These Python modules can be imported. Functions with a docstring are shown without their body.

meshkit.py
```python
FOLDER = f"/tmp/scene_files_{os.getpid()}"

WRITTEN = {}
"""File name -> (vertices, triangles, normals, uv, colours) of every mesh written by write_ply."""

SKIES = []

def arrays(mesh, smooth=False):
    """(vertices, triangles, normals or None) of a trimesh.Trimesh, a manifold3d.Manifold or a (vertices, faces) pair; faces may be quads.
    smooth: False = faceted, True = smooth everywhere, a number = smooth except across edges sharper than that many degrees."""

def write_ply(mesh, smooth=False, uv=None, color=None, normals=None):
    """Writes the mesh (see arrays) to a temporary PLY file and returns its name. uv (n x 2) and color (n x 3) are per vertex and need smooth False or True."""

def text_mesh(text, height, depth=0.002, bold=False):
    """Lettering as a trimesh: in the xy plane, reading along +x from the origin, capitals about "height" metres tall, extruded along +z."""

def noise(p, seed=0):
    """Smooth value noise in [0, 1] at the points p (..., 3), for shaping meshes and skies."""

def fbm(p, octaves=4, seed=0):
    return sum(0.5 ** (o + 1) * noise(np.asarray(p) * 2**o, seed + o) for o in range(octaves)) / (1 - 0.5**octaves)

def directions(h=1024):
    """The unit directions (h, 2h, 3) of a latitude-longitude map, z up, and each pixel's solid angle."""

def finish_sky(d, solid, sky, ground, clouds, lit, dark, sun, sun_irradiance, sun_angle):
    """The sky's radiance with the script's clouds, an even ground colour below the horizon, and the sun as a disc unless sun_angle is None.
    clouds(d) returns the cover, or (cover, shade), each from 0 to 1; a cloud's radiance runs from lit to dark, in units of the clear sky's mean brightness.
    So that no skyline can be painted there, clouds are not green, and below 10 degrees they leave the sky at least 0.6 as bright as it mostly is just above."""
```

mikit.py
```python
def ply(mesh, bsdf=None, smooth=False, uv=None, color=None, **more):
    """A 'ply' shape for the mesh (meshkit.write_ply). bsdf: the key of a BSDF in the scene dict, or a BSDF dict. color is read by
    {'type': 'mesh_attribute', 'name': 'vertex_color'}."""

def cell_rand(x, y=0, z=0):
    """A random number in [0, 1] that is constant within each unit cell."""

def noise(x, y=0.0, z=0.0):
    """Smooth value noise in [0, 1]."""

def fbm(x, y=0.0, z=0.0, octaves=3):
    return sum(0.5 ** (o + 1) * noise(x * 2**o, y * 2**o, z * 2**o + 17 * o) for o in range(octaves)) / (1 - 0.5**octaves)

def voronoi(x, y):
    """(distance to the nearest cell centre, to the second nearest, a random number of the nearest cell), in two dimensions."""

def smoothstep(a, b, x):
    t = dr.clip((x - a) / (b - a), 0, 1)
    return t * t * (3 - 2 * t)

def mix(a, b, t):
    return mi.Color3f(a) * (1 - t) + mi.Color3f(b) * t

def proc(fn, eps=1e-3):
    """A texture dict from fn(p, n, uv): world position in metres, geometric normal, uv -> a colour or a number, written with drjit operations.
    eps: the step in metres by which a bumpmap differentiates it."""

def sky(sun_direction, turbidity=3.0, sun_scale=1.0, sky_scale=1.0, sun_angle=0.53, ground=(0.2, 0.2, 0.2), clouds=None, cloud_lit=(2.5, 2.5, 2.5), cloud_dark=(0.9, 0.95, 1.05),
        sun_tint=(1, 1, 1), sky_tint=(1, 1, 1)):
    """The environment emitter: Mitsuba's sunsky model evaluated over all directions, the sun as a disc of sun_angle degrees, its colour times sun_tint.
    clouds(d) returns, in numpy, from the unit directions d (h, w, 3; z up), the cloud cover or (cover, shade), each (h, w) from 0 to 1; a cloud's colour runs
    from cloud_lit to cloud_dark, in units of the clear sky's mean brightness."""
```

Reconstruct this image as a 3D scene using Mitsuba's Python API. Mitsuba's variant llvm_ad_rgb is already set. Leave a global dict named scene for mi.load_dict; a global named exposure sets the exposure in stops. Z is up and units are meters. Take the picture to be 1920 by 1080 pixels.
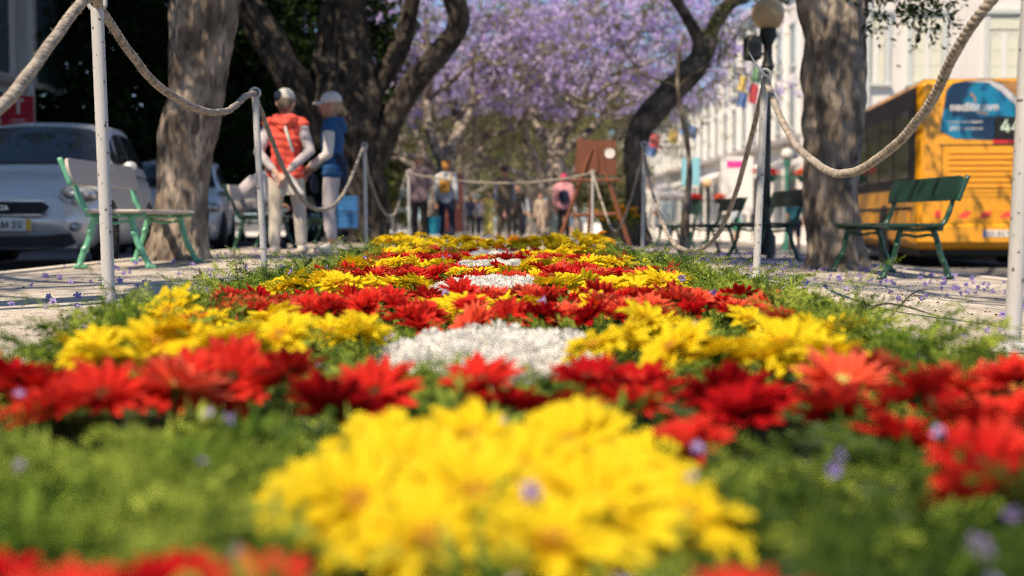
import math, random
import numpy as np, trimesh, manifold3d as m3, drjit as dr, mitsuba as mi
import mikit, meshkit
from mikit import noise, fbm, smoothstep, mix
from scipy.interpolate import CubicSpline

scene, labels = {}, {}
T = mi.ScalarTransform4f
A3 = lambda *p: np.array(p, float)

# ------------------------------------------------------------------ camera, sky, exposure
CAM = A3(0, 0, 0.34)
_yaw, _pitch = math.atan(30 / 2400), math.atan(128 / 2400)
_fw = A3(math.sin(_yaw) * math.cos(_pitch), math.cos(_yaw) * math.cos(_pitch), -math.sin(_pitch))
scene['camera'] = {'type': 'thinlens', 'fov': 2 * math.degrees(math.atan(0.4)), 'fov_axis': 'x', 'aperture_radius': 0.0095, 'focus_distance': 4.9,
                   'near_clip': 0.05, 'far_clip': 2000.0, 'to_world': T().look_at(origin=CAM.tolist(), target=(CAM + _fw).tolist(), up=[0, 0, 1])}
SUN = A3(-0.36, -0.53, 0.77)
scene['sky_light'] = mikit.sky(SUN.tolist(), turbidity=3, sun_tint=(1, 0.97, 0.93))
exposure = 1.9

# ------------------------------------------------------------------ helpers
def gz(y):
    """height of the gently falling promenade"""
    return -0.008 * np.maximum(0, np.asarray(y, float) - 14)

def pz(x, y):
    """promenade surface: falls along the walk, and across it on the right"""
    t = np.clip((np.asarray(x, float) - 1.45) / 1.3, 0, 1)
    return gz(y) - .10 * t * t * (3 - 2 * t)

def rot(z=0., x=0., y=0.):
    cz, sz, cx, sx, cy, sy = math.cos(z), math.sin(z), math.cos(x), math.sin(x), math.cos(y), math.sin(y)
    return A3([cz, -sz, 0], [sz, cz, 0], [0, 0, 1]) @ A3([cy, 0, sy], [0, 1, 0], [-sy, 0, cy]) @ A3([1, 0, 0], [0, cx, -sx], [0, sx, cx])

def mat(R=None, t=(0, 0, 0), s=1.):
    M = np.eye(4); M[:3, :3] = (np.eye(3) if R is None else R) * s; M[:3, 3] = t
    return M

_used = {}
def numbered(name, parent=None):
    key = name if parent is None else parent + '__' + name
    n = _used.get(key, 0); _used[key] = n + 1
    return key if n == 0 else f'{key}_{n:03d}'

_CB = None
def cbox_v(s, b):
    h = np.array(s, float) / 2; b = min(b, h.min() * .9); out = []
    for sx in (-1, 1):
        for sy in (-1, 1):
            for sz in (-1, 1):
                for k in range(3):
                    q = h.copy(); q -= b; q[k] += b
                    out.append(q * (sx, sy, sz))
    return np.array(out)
_CB = trimesh.convex.convex_hull(cbox_v((2, 2, 2), .2), qhull_options='QbB Pp Qt')
_cv = cbox_v((2, 2, 2), .2)
_idx = np.array([np.argmin(np.linalg.norm(_cv - v, axis=1)) for v in _CB.vertices])
_CF = _idx[_CB.faces]

class MB:
    """collects pieces of one mesh"""
    def __init__(self): self.v, self.f, self.uv, self.n = [], [], [], 0
    def add(self, v, f, uv=None):
        v = np.asarray(v, float); f = np.asarray(f, int)
        if f.shape[1] == 4: f = np.vstack([f[:, [0, 1, 2]], f[:, [0, 2, 3]]])
        self.v.append(v); self.f.append(f + self.n); self.n += len(v)
        self.uv.append(np.zeros((len(v), 2)) if uv is None else uv)
        return self
    def box(self, c, s, b=.004, R=None):
        v = cbox_v(s, b)
        if R is not None: v = v @ np.asarray(R).T
        return self.add(v + np.asarray(c, float), _CF)
    def tube(self, pts, rad, n=10, cap=True, bump=None):
        v, f = tube(pts, rad, n, cap, bump); return self.add(v, f)
    def lathe(self, prof, c=(0, 0, 0), n=20):
        prof = np.asarray(prof, float); a = np.arange(n) * 2 * np.pi / n
        v = np.stack([prof[:, None, 0] * np.cos(a), prof[:, None, 0] * np.sin(a), np.repeat(prof[:, 1:2], n, 1)], -1).reshape(-1, 3)
        i, j = np.meshgrid(np.arange(len(prof) - 1), np.arange(n), indexing='ij')
        q = np.stack([i * n + j, i * n + (j + 1) % n, (i + 1) * n + (j + 1) % n, (i + 1) * n + j], -1).reshape(-1, 4)
        return self.add(v + np.asarray(c, float), q)
    def prism(self, poly, depth, M=None):
        from shapely.geometry import Polygon
        m = trimesh.creation.extrude_polygon(Polygon(poly), depth, engine='earcut')
        v = np.array(m.vertices)
        if M is not None: v = v @ M[:3, :3].T + M[:3, 3]
        return self.add(v, m.faces)
    def mesh(self, m, M=None):
        v = np.array(m.vertices)
        if M is not None: v = v @ M[:3, :3].T + M[:3, 3]
        return self.add(v, m.faces)
    def sphere(self, c, r, n=10):
        r = np.broadcast_to(r, 3); m = trimesh.creation.uv_sphere(1.0, count=[n, 2 * n])
        return self.add(np.array(m.vertices) * r + np.asarray(c, float), m.faces)
    def get(self): return np.vstack(self.v), np.vstack(self.f)

def tube(pts, rad, n=10, cap=True, bump=None):
    p = np.asarray(pts, float); k = len(p); rad = np.broadcast_to(np.asarray(rad, float), (k,))
    t = np.gradient(p, axis=0); t /= np.linalg.norm(t, axis=1, keepdims=True) + 1e-12
    a = np.cross(t[0], [0, 0, 1.] if abs(t[0][2]) < .9 else [1., 0, 0]); A = np.zeros((k, 3))
    for i in range(k):
        a = a - t[i] * (a @ t[i]); a /= np.linalg.norm(a) + 1e-12; A[i] = a
    B = np.cross(t, A); th = np.arange(n) * 2 * np.pi / n
    R = rad[:, None] * np.ones((k, n))
    if bump is not None: R = R * bump(p, th)
    v = (p[:, None] + R[..., None] * (np.cos(th)[None, :, None] * A[:, None] + np.sin(th)[None, :, None] * B[:, None])).reshape(-1, 3)
    i, j = np.meshgrid(np.arange(k - 1), np.arange(n), indexing='ij')
    q = np.stack([i * n + j, i * n + (j + 1) % n, (i + 1) * n + (j + 1) % n, (i + 1) * n + j], -1).reshape(-1, 4)
    f = np.vstack([q[:, [0, 1, 2]], q[:, [0, 2, 3]]])
    if cap:
        v = np.vstack([v, p[0], p[-1]]); m = k * n; e = np.arange(n)
        f = np.vstack([f, np.stack([(e + 1) % n, e, e * 0 + m], 1), np.stack([(k - 1) * n + e, (k - 1) * n + (e + 1) % n, e * 0 + m + 1], 1)])
    return v, f

def spline(pts, n, extra=None):
    p = np.asarray(pts, float); s = np.r_[0, np.cumsum(np.linalg.norm(np.diff(p[:, :3], axis=0), axis=1))]
    return CubicSpline(s, p)(np.linspace(0, s[-1], n))

def put(name, mesh, bsdf, parent=None, M=None, smooth=False, uv=None, **lab):
    """one entry of the scene; mesh: MB, (v, f) or a ready shape dict"""
    key = numbered(name, parent)
    if isinstance(mesh, MB):
        if uv is True: uv = np.vstack(mesh.uv)
        mesh = mesh.get()
    d = dict(mesh) if isinstance(mesh, dict) else mikit.ply(mesh, bsdf, smooth=smooth, uv=uv)
    if M is not None: d['to_world'] = T(M)
    scene[key] = d
    if lab: labels[key] = {{'cat': 'category'}.get(k, k): v for k, v in lab.items()}
    return key

def thing(name, label, cat, group=None):
    key = numbered(name); labels[key] = {'label': label, 'category': cat}
    if group: labels[key]['group'] = group
    return key

# ------------------------------------------------------------------ materials
def rgb(*c): return {'type': 'rgb', 'value': list(c)}
def bsdf(name, color, rough=.6, metal=0., spec=.5, two=True, bump=None, coat=0.):
    c = mikit.proc(color) if callable(color) else rgb(*color)
    b = {'type': 'principled', 'base_color': c, 'roughness': rough, 'metallic': metal, 'specular': spec}
    if coat: b['clearcoat'] = coat; b['clearcoat_gloss'] = .9
    if bump: b = {'type': 'bumpmap', 'arbitrary': mikit.proc(bump[0], eps=bump[2] if len(bump) > 2 else 1e-3), 'bsdf': b, 'scale': bump[1]}
    scene[name] = {'type': 'twosided', 'bsdf': b} if two else b
    return name
def thin(name, color, trans=.7, rough=.55, spec=.2):
    scene[name] = {'type': 'principledthin', 'base_color': mikit.proc(color) if callable(color) else rgb(*color), 'roughness': rough, 'diff_trans': trans, 'spec_trans': 0., 'eta': 1.35}
    return name

C = lambda *a: mi.Color3f(*a)
bsdf('m_sand', lambda p, n, uv: mix(mix(C(.50, .462, .405), C(.37, .338, .295), smoothstep(.35, .65, fbm(p.x * 1.7, p.y * .9, 0, 4))),
     C(.2, .18, .165), .55 * smoothstep(.66, .76, fbm(p.x * 22, p.y * 20, 3, 4)) + .45 * smoothstep(.60, .68, noise(p.x * 170, p.y * 150, 3))), .9,
     bump=(lambda p, n, uv: fbm(p.x * 45, p.y * 45, 0, 4) + .5 * noise(p.x * 200, p.y * 200), .006))
bsdf('m_asphalt', lambda p, n, uv: mix(C(.085, .085, .09), C(.14, .135, .135), fbm(p.x * .8, p.y * .8, 0, 4)) * (.8 + .4 * noise(p.x * 60, p.y * 60, 1)), .85)
bsdf('m_paving', (.47, .45, .42), .85)
bsdf('m_kerb', (.45, .42, .38), .9)
_bark = lambda a, b, c: (lambda p, n, uv: mix(mix(C(*a), C(*b), smoothstep(.3, .7, fbm(p.x * 14, p.y * 14, p.z * 3.2, 4))), C(*c), smoothstep(.52, .68, fbm(p.x * 30 + 7, p.y * 30, p.z * 8, 3))) * (.55 + .95 * smoothstep(.25, .75, fbm(p.x * 6 + 3, p.y * 6, p.z * 4.5, 3))))
_barkb = (lambda p, n, uv: fbm(p.x * 38, p.y * 38, p.z * 9, 4), .03, 2e-3)
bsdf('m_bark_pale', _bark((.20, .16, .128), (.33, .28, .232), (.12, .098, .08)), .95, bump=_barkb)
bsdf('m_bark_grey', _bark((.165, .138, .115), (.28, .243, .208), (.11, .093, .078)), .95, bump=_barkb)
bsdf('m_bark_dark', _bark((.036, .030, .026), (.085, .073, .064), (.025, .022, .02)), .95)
bsdf('m_bark_mid', _bark((.085, .071, .060), (.165, .143, .122), (.05, .043, .037)), .95)
bsdf('m_bark_far', _bark((.20, .17, .15), (.38, .34, .30), (.11, .095, .083)), .95)
leafcol = lambda a, b, s=3.: (lambda p, n, uv: mix(C(*a), C(*b), smoothstep(.25, .75, fbm(p.x * s, p.y * s, p.z * s, 3))))
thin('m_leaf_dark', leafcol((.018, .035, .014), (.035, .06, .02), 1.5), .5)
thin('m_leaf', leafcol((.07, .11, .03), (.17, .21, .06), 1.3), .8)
thin('m_leaf_olive', leafcol((.13, .14, .07), (.33, .33, .16), .9), .9)
thin('m_blossom', leafcol((.58, .46, .94), (.82, .73, .99), 1.6), .95)
thin('m_blossom_fallen', leafcol((.36, .28, .70), (.60, .50, .88), 25.), .6)
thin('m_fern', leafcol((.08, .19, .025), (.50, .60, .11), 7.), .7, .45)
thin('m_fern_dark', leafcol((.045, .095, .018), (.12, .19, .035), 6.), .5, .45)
bsdf('m_moss', (.032, .06, .016), .95)
def petal(name, base, body, tip, vary):
    def fn(p, n, uv):
        c = mix(C(*base), C(*body), smoothstep(0, .35, uv.y)); c = mix(c, C(*tip), .7 * smoothstep(.6, 1., uv.y))
        c = mix(c, C(*vary), .55 * smoothstep(.52, .78, fbm(p.x * 13, p.y * 13, p.z * 13, 2)))
        return c * (.86 + .14 * dr.cos((uv.x - .5) * 40) * smoothstep(.0, .2, uv.y)) 
    return thin(name, fn, .55, .5)
petal('m_petal_yellow', (.85, .45, .02), (.93, .74, .025), (.95, .79, .045), (.92, .66, .015))
petal('m_petal_red', (.45, .02, .01), (.78, .04, .03), (.86, .10, .06), (.58, .014, .02))
petal('m_petal_coral', (.80, .25, .10), (.90, .13, .065), (.94, .24, .15), (.85, .06, .035))
petal('m_petal_crimson', (.25, .008, .01), (.52, .012, .018), (.68, .02, .022), (.36, .008, .012))
petal('m_petal_orange', (.75, .28, .02), (.90, .42, .03), (.92, .5, .06), (.85, .3, .02))
thin('m_petal_white', (.88, .88, .86), .45, .5)
bsdf('m_flower_heart', (.48, .28, .025), .9)
bsdf('m_heart_dark', (.12, .05, .018), .9)
bsdf('m_heart_green', (.55, .52, .15), .9)
bsdf('m_post', lambda p, n, uv: mix(C(.53, .54, .555), C(.10, .09, .085), smoothstep(.84, .87, noise(p.x * 90, p.y * 90, p.z * 70))) * (.9 + .16 * fbm(p.x * 20, p.y * 20, p.z * 3, 3)), .45)
bsdf('m_rope', lambda p, n, uv: mix(C(.42, .38, .335), C(.20, .178, .152), smoothstep(.35, .75, fbm(p.x * 60, p.y * 60, p.z * 60, 3))), .95)
bsdf('m_bench_green', (.014, .075, .05), .3, coat=.6)
bsdf('m_bench_light', (.15, .46, .30), .28, coat=.6)
bsdf('m_bench_wood', (.47, .425, .41), .55)
bsdf('m_bench_plank', (.015, .05, .038), .35)
plaster = lambda a, b: (lambda p, n, uv: mix(C(*a), C(*b), fbm(p.x * .8, p.y * .8, p.z * .5, 4)) * (.94 + .06 * noise(p.x * 9, p.y * 9, p.z * 2)))
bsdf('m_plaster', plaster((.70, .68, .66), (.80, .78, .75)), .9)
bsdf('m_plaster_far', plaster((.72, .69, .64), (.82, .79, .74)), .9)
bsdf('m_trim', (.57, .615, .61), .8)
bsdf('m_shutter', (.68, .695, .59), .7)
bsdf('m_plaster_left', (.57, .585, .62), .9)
bsdf('m_shutter_blue', (.04, .075, .09), .5)
bsdf('m_ledge', (.34, .32, .31), .85)
bsdf('m_roof', (.35, .19, .13), .9)
bsdf('m_window', (.05, .055, .06), .08, spec=.7)
bsdf('m_grey_window', (.22, .23, .24), .2)
bsdf('m_black', (.012, .012, .013), .5)
bsdf('m_tyre', (.018, .018, .019), .85)
bsdf('m_glass', (.018, .024, .03), .04, spec=.9)
bsdf('m_car_silver', (.76, .775, .80), .25, .35, coat=1.)
bsdf('m_car_blue', (.10, .16, .24), .3, .3, coat=1.)
bsdf('m_chrome', (.75, .75, .76), .12, 1.)
bsdf('m_lamp_clear', lambda p, n, uv: mix(C(.35, .37, .39), C(.8, .82, .84), smoothstep(.4, .6, noise(p.x * 22, p.y * 22, p.z * 22))), .08, .6)
bsdf('m_plate', (.80, .80, .78), .4)
bsdf('m_plate_yellow', (.80, .52, .03), .4)
bsdf('m_plate_blue', (.02, .08, .40), .4)
bsdf('m_bus_yellow', lambda p, n, uv: C(.85, .385, .015) * (.92 + .1 * fbm(p.x * 2, p.y * 2, p.z * 2, 3)), .3, coat=.7)
bsdf('m_bus_orange', (.78, .36, .03), .35)
bsdf('m_ad_blue', lambda p, n, uv: mix(C(.008, .03, .085), C(.01, .22, .42), smoothstep(.45, .62, fbm(p.x * 2.2, p.z * 2.6, p.y * 2.2, 3))), .15)
bsdf('m_ad_swoosh', (.62, .62, .66), .25)
bsdf('m_ad_brown', (.50, .26, .08), .25)
bsdf('m_white', (.78, .78, .78), .5)
bsdf('m_mint', (.65, .82, .70), .5)
bsdf('m_red', (.72, .03, .04), .45)
bsdf('m_red_reflector', (.90, .10, .06), .35)
bsdf('m_sign_red', (.50, .012, .03), .45)
bsdf('m_amber', (.85, .35, .03), .3)
bsdf('m_iron', (.025, .03, .032), .45)
bsdf('m_teal', (.06, .27, .22), .4)
bsdf('m_globe', (.74, .52, .27), .25)
bsdf('m_globe_white', (.74, .76, .72), .25)
bsdf('m_easel', lambda p, n, uv: mix(C(.14, .05, .03), C(.26, .105, .06), fbm(p.x * 18, p.y * 18, p.z * 3, 4)), .42)
bsdf('m_pot', (.05, .045, .035), .8)
bsdf('m_skin', (.58, .34, .24), .55)
bsdf('m_skin_pale', (.66, .44, .34), .55)
cloth = lambda *c: c
for _n, _c in dict(red_vest=(.86, .12, .085), white=(.74, .73, .72), cream=(.66, .62, .56), lavender=(.55, .52, .58), blue_vest=(.02, .10, .28), navy=(.018, .03, .07),
                   black=(.018, .018, .022), mauve=(.30, .22, .27), pinkish=(.60, .44, .46), mustard=(.62, .33, .06), yellow_dress=(.82, .72, .20), khaki=(.26, .20, .14),
                   pink=(.74, .36, .42), magenta=(.58, .06, .16), paleblue=(.55, .62, .72), denim=(.16, .26, .42), beige=(.52, .42, .33), mint=(.50, .58, .44), teal=(.02, .13, .22), grey=(.28, .28, .30), green=(.05, .32, .18), orange=(.62, .30, .08)).items():
    bsdf('c_' + _n, cloth(*_c), .85)
bsdf('m_hair_brown', (.10, .055, .03), .6)
bsdf('m_hair_blond', (.45, .31, .18), .6)
bsdf('m_hair_grey', (.20, .155, .12), .6)
bsdf('m_hair_dark', (.025, .018, .015), .5)
bsdf('m_bucket', (.04, .40, .62), .4)
bsdf('m_crate_blue', (.03, .16, .42), .5)
bsdf('m_panel_coral', (.66, .20, .14), .6)
bsdf('m_banner_cyan', (.25, .58, .72), .7)
bsdf('m_banner_pink', (.85, .05, .35), .7)
bsdf('m_awning', (.30, .30, .32), .8)
bsdf('m_flag_yellow', (.72, .55, .16), .7)
bsdf('m_flag_blue', (.10, .20, .50), .7)
bsdf('m_flag_green', (.16, .36, .20), .7)
bsdf('m_flag_red', (.62, .08, .10), .7)

# ------------------------------------------------------------------ ground, roads, kerbs
def road_z(x, y):
    x = np.asarray(x, float)
    return -0.15 - 0.27 * np.clip((x - 3.9) / 2.8, 0, 1) + gz(y)

def sheet(x0, x1, y0, y1, nx, ny, zf, ypow=1.):
    x = np.linspace(x0, x1, nx); y = y0 + (y1 - y0) * np.linspace(0, 1, ny) ** ypow
    X, Y = np.meshgrid(x, y); V = np.stack([X, Y, zf(X, Y)], -1).reshape(-1, 3)
    i, j = np.meshgrid(np.arange(ny - 1), np.arange(nx - 1), indexing='ij'); a = i * nx + j
    q = np.stack([a, a + 1, a + nx + 1, a + nx], -1).reshape(-1, 4)
    return V, np.vstack([q[:, [0, 1, 2]], q[:, [0, 2, 3]]])

KL, KR = -3.15, 3.75
put('road', sheet(-70, 70, -40, 420, 141, 90, road_z, 1.6), 'm_asphalt', smooth=True, kind='structure', label='dark asphalt road on both sides of the promenade')
put('promenade', sheet(KL + .12, KR - .12, -12, 300, 60, 160, lambda X, Y: pz(X, Y) + .006 * (meshkit.noise(np.stack([X * 1.3, Y * .8, X * 0], -1)) - .5), 1.6), 'm_sand', smooth=True, kind='structure', label='sandy pale promenade strewn with fallen petals')
for name, x in (('kerb', KL), ('kerb', KR - .12)):
    mb = MB()
    for y in np.arange(-12, 150, 6.):
        z0, z1 = float(pz(x, y)), float(pz(x, y + 6))
        v = A3([x, y, z0 - .3], [x + .12, y, z0 - .3], [x, y + 6, z1 - .3], [x + .12, y + 6, z1 - .3], [x, y, z0 + .012], [x + .12, y, z0 + .012], [x, y + 6, z1 + .012], [x + .12, y + 6, z1 + .012])
        mb.add(v, [[4, 5, 7], [4, 7, 6], [0, 4, 6], [0, 6, 2], [1, 3, 7], [1, 7, 5]])
    put(name, mb, 'm_kerb', kind='structure', label='stone kerb along the promenade edge')
put('pavement', sheet(10.4, 16.2, 18, 300, 8, 60, lambda X, Y: road_z(9, Y) + .13 + X * 0, 1.4), 'm_paving', smooth=True, kind='structure', label='sunlit pavement in front of the white buildings')
mb = MB(); v, f = sheet(10.28, 10.4, 18, 300, 2, 60, lambda X, Y: road_z(9, Y) + .135 + X * 0, 1.4); mb.add(v, f)
w = v.copy(); w[:, 0] = 10.28; w[1::2, 2] -= .25; mb.add(w, f); put('kerb', mb, 'm_kerb', kind='structure', label='kerb of the far pavement')
put('pavement', sheet(-30, -8.2, 20, 300, 8, 60, lambda X, Y: road_z(-6, Y) + .13 + X * 0, 1.4), 'm_paving', smooth=True, kind='structure', label='shaded pavement beyond the parked cars')

# ------------------------------------------------------------------ buildings
def window_x(parent, x, y, z, w, h, glass='m_grey_window', shut=None, face=-1):
    """a window in a facade whose plane is x = const, facing -x (face=-1) or +x"""
    fr = MB(); t = .13
    for s in (-1, 1): fr.box((x + face * .04, y + s * (w / 2 + t / 2), z), (.10, t, h + .02), .01)
    fr.box((x + face * .05, y, z + h / 2 + .10), (.16, w + 2 * t + .1, .18), .01)
    fr.box((x + face * .06, y, z - h / 2 - .06), (.18, w + 2 * t + .06, .10), .01)
    k = put('window', fr, 'm_trim', parent)
    pn = MB().box((x + face * .012, y, z), (.02, w, h), .002); put('pane', pn, glass, k)
    if shut:
        for s in (-1, 1): put('shutter', MB().box((x + face * .045, y + s * w * .25, z - .02), (.04, w * .46, h * .96), .006), shut, k)
    return k

def window_y(parent, x, y, z, w, h, shut):
    fr = MB(); t = .22
    for s in (-1, 1): fr.box((x + s * (w / 2 + t / 2), y - .05, z), (t, .14, h + .05), .01)
    fr.box((x, y - .08, z + h / 2 + .16), (w + 2 * t + .16, .24, .22), .02)
    k = put('window', fr, 'm_trim', parent)
    put('sill', MB().box((x, y - .1, z - h / 2 - .08), (w + 2 * t + .1, .26, .12), .02), 'm_trim', k)
    put('header_panel', MB().box((x, y - .03, z + h / 2 - .27), (w, .06, .5), .01), shut, k)
    put('mullion', MB().box((x, y - .035, z - .3), (.16, .07, h - .62), .01), 'm_white', k)
    for s in (-1, 1):
        sh = MB(); cx = x + s * (w / 4 + .03)
        sh.box((cx, y - .02, z - .3), (w / 2 - .12, .03, h - .62), .004)
        for zz in np.linspace(z - h / 2 + .1, z + h / 2 - .68, 4): sh.box((cx, y - .04, zz), (w / 2 - .12, .035, .07), .008)
        for q in (-1, 1): sh.box((cx + q * (w / 4 - .09), y - .04, z - .3), (.06, .035, h - .64), .008)
        put('shutter', sh, shut, k)

b = thing('white_building', 'white building with cream shuttered windows behind the yellow bus', 'building')
put('wall', MB().box((21.2, 55.0, 6.2), (14.0, 9.98, 14.4), .02), 'm_plaster', b)
for zf in (4.62, 9.6): put('string_course', MB().box((21.15, 49.93, zf), (14.2, .3, .22), .03), 'm_trim', b)
for x in (14.75, 16.75, 19.75, 22.8, 25.8):
    window_y(b, x, 49.99, 6.95, 1.16 if x > 15 else .7, 2.6, 'm_shutter')
    put('door', MB().box((x, 49.97, 1.5), (1.3 if x > 15 else .7, .1, 3.2), .02), 'm_window', b)
put('corner_pilaster', MB().box((14.25, 49.9, 6.), (.5, .3, 13.6), .03), 'm_trim', b)
put('plinth', MB().box((21.2, 49.93, .1), (14.1, .24, 1.0), .03), 'm_ledge', b)

def facade_row(name, label, y0, y1, h, bay, roof, dark):
    b = thing(name, label, 'building'); x = 15.8
    put('wall', MB().box((x + 5, (y0 + y1) / 2, h / 2 - 1), (9.98, y1 - y0, h + 2), .02), 'm_plaster_far', b)
    put('ledge', MB().box((x - .28, (y0 + y1) / 2, 4.5), (.62, y1 - y0 - .1, .34), .05), 'm_ledge', b)
    put('cornice', MB().box((x - .22, (y0 + y1) / 2, h - .25), (.5, y1 - y0 - .1, .34), .05), 'm_trim', b)
    if roof:
        v = A3([x - .7, y0, h], [x + 5.5, y0, h + 2.6], [x - .7, y1, h], [x + 5.5, y1, h + 2.6], [x + 11, y0, h], [x + 11, y1, h])
        put('roof', (v, np.array([[0, 1, 3], [0, 3, 2], [1, 4, 5], [1, 5, 3], [0, 2, 5], [0, 5, 4], [0, 4, 1], [2, 3, 5]])), 'm_roof', b)
    for i, y in enumerate(np.arange(y0 + bay / 2, y1 - bay * .4, bay)):
        put('pilaster', MB().box((x - .09, y - bay / 2 + .1, 4.7 + (h - 4.9) / 2), (.2, .42, h - 5.2), .02), 'm_white', b)
        window_x(b, x, y, 6.35, 1.1, 2.3, dark)
        if h > 9: window_x(b, x, y, 8.9 if h < 11 else 9.6, 1.05, 1.2 if h < 11 else 2.1, dark)
        k = put('shop_opening', MB().box((x - .03, y, 1.35), (.1, bay * .56, 3.1), .02), 'm_window' if i % 3 else 'm_grey_window', b)
        if i % 2 == 0: put('awning', MB().prism([(0, 0), (1.3, -.55), (1.3, -.75), (0, -.12)], bay * .7, np.block([[A3([-1, 0, 0], [0, 0, 1], [0, 1, 0]).T, A3([x - .02], [y - bay * .35], [3.75])], [np.zeros((1, 3)), np.ones((1, 1))]])), 'm_awning' if i % 4 else 'm_white', k)
    return b
facade_row('pilaster_building', 'tall white building with pilasters and dark awnings next along the street', 60.1, 90, 13.2, 3.3, False, 'm_grey_window')
facade_row('low_white_building', 'lower white building with tiled roof at the far end of the street', 90.1, 150, 10.0, 3.3, True, 'm_grey_window')
facade_row('far_white_building', 'farthest white building glimpsed through the trees on the right', 150.1, 230, 11.5, 4.4, True, 'm_grey_window')

b = thing('shaded_building', 'shaded building with blue-green shutters at the left edge above the parked car', 'building')
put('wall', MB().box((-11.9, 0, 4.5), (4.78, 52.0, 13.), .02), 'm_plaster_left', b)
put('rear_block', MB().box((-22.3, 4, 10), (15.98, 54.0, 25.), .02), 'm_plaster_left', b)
for y in np.arange(-20, 26, 3.2):
    sh = put('window', MB().box((-9.45, y + 4.0 - 1.45, 4.3), (.1, 1.7, 2.5), .02), 'm_trim', b)
    for s in (-1, 1):
        m = MB().box((-9.38, y + 4.0 - 1.45 + s * .42, 4.3), (.05, .76, 2.3), .01)
        for z in np.arange(3.3, 5.4, .16): m.box((-9.345, y + 4.0 - 1.45 + s * .42, z), (.03, .68, .06), .006)
        put('shutter', m, 'm_shutter_blue', sh)
put('corner_pillar', MB().box((-9.4, 25.88, 5), (.28, .3, 12), .03), 'm_trim', b)
put('gutter', MB().box((-9.35, 1, 3.0), (.2, 49, .14), .03), 'm_ledge', b)
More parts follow.
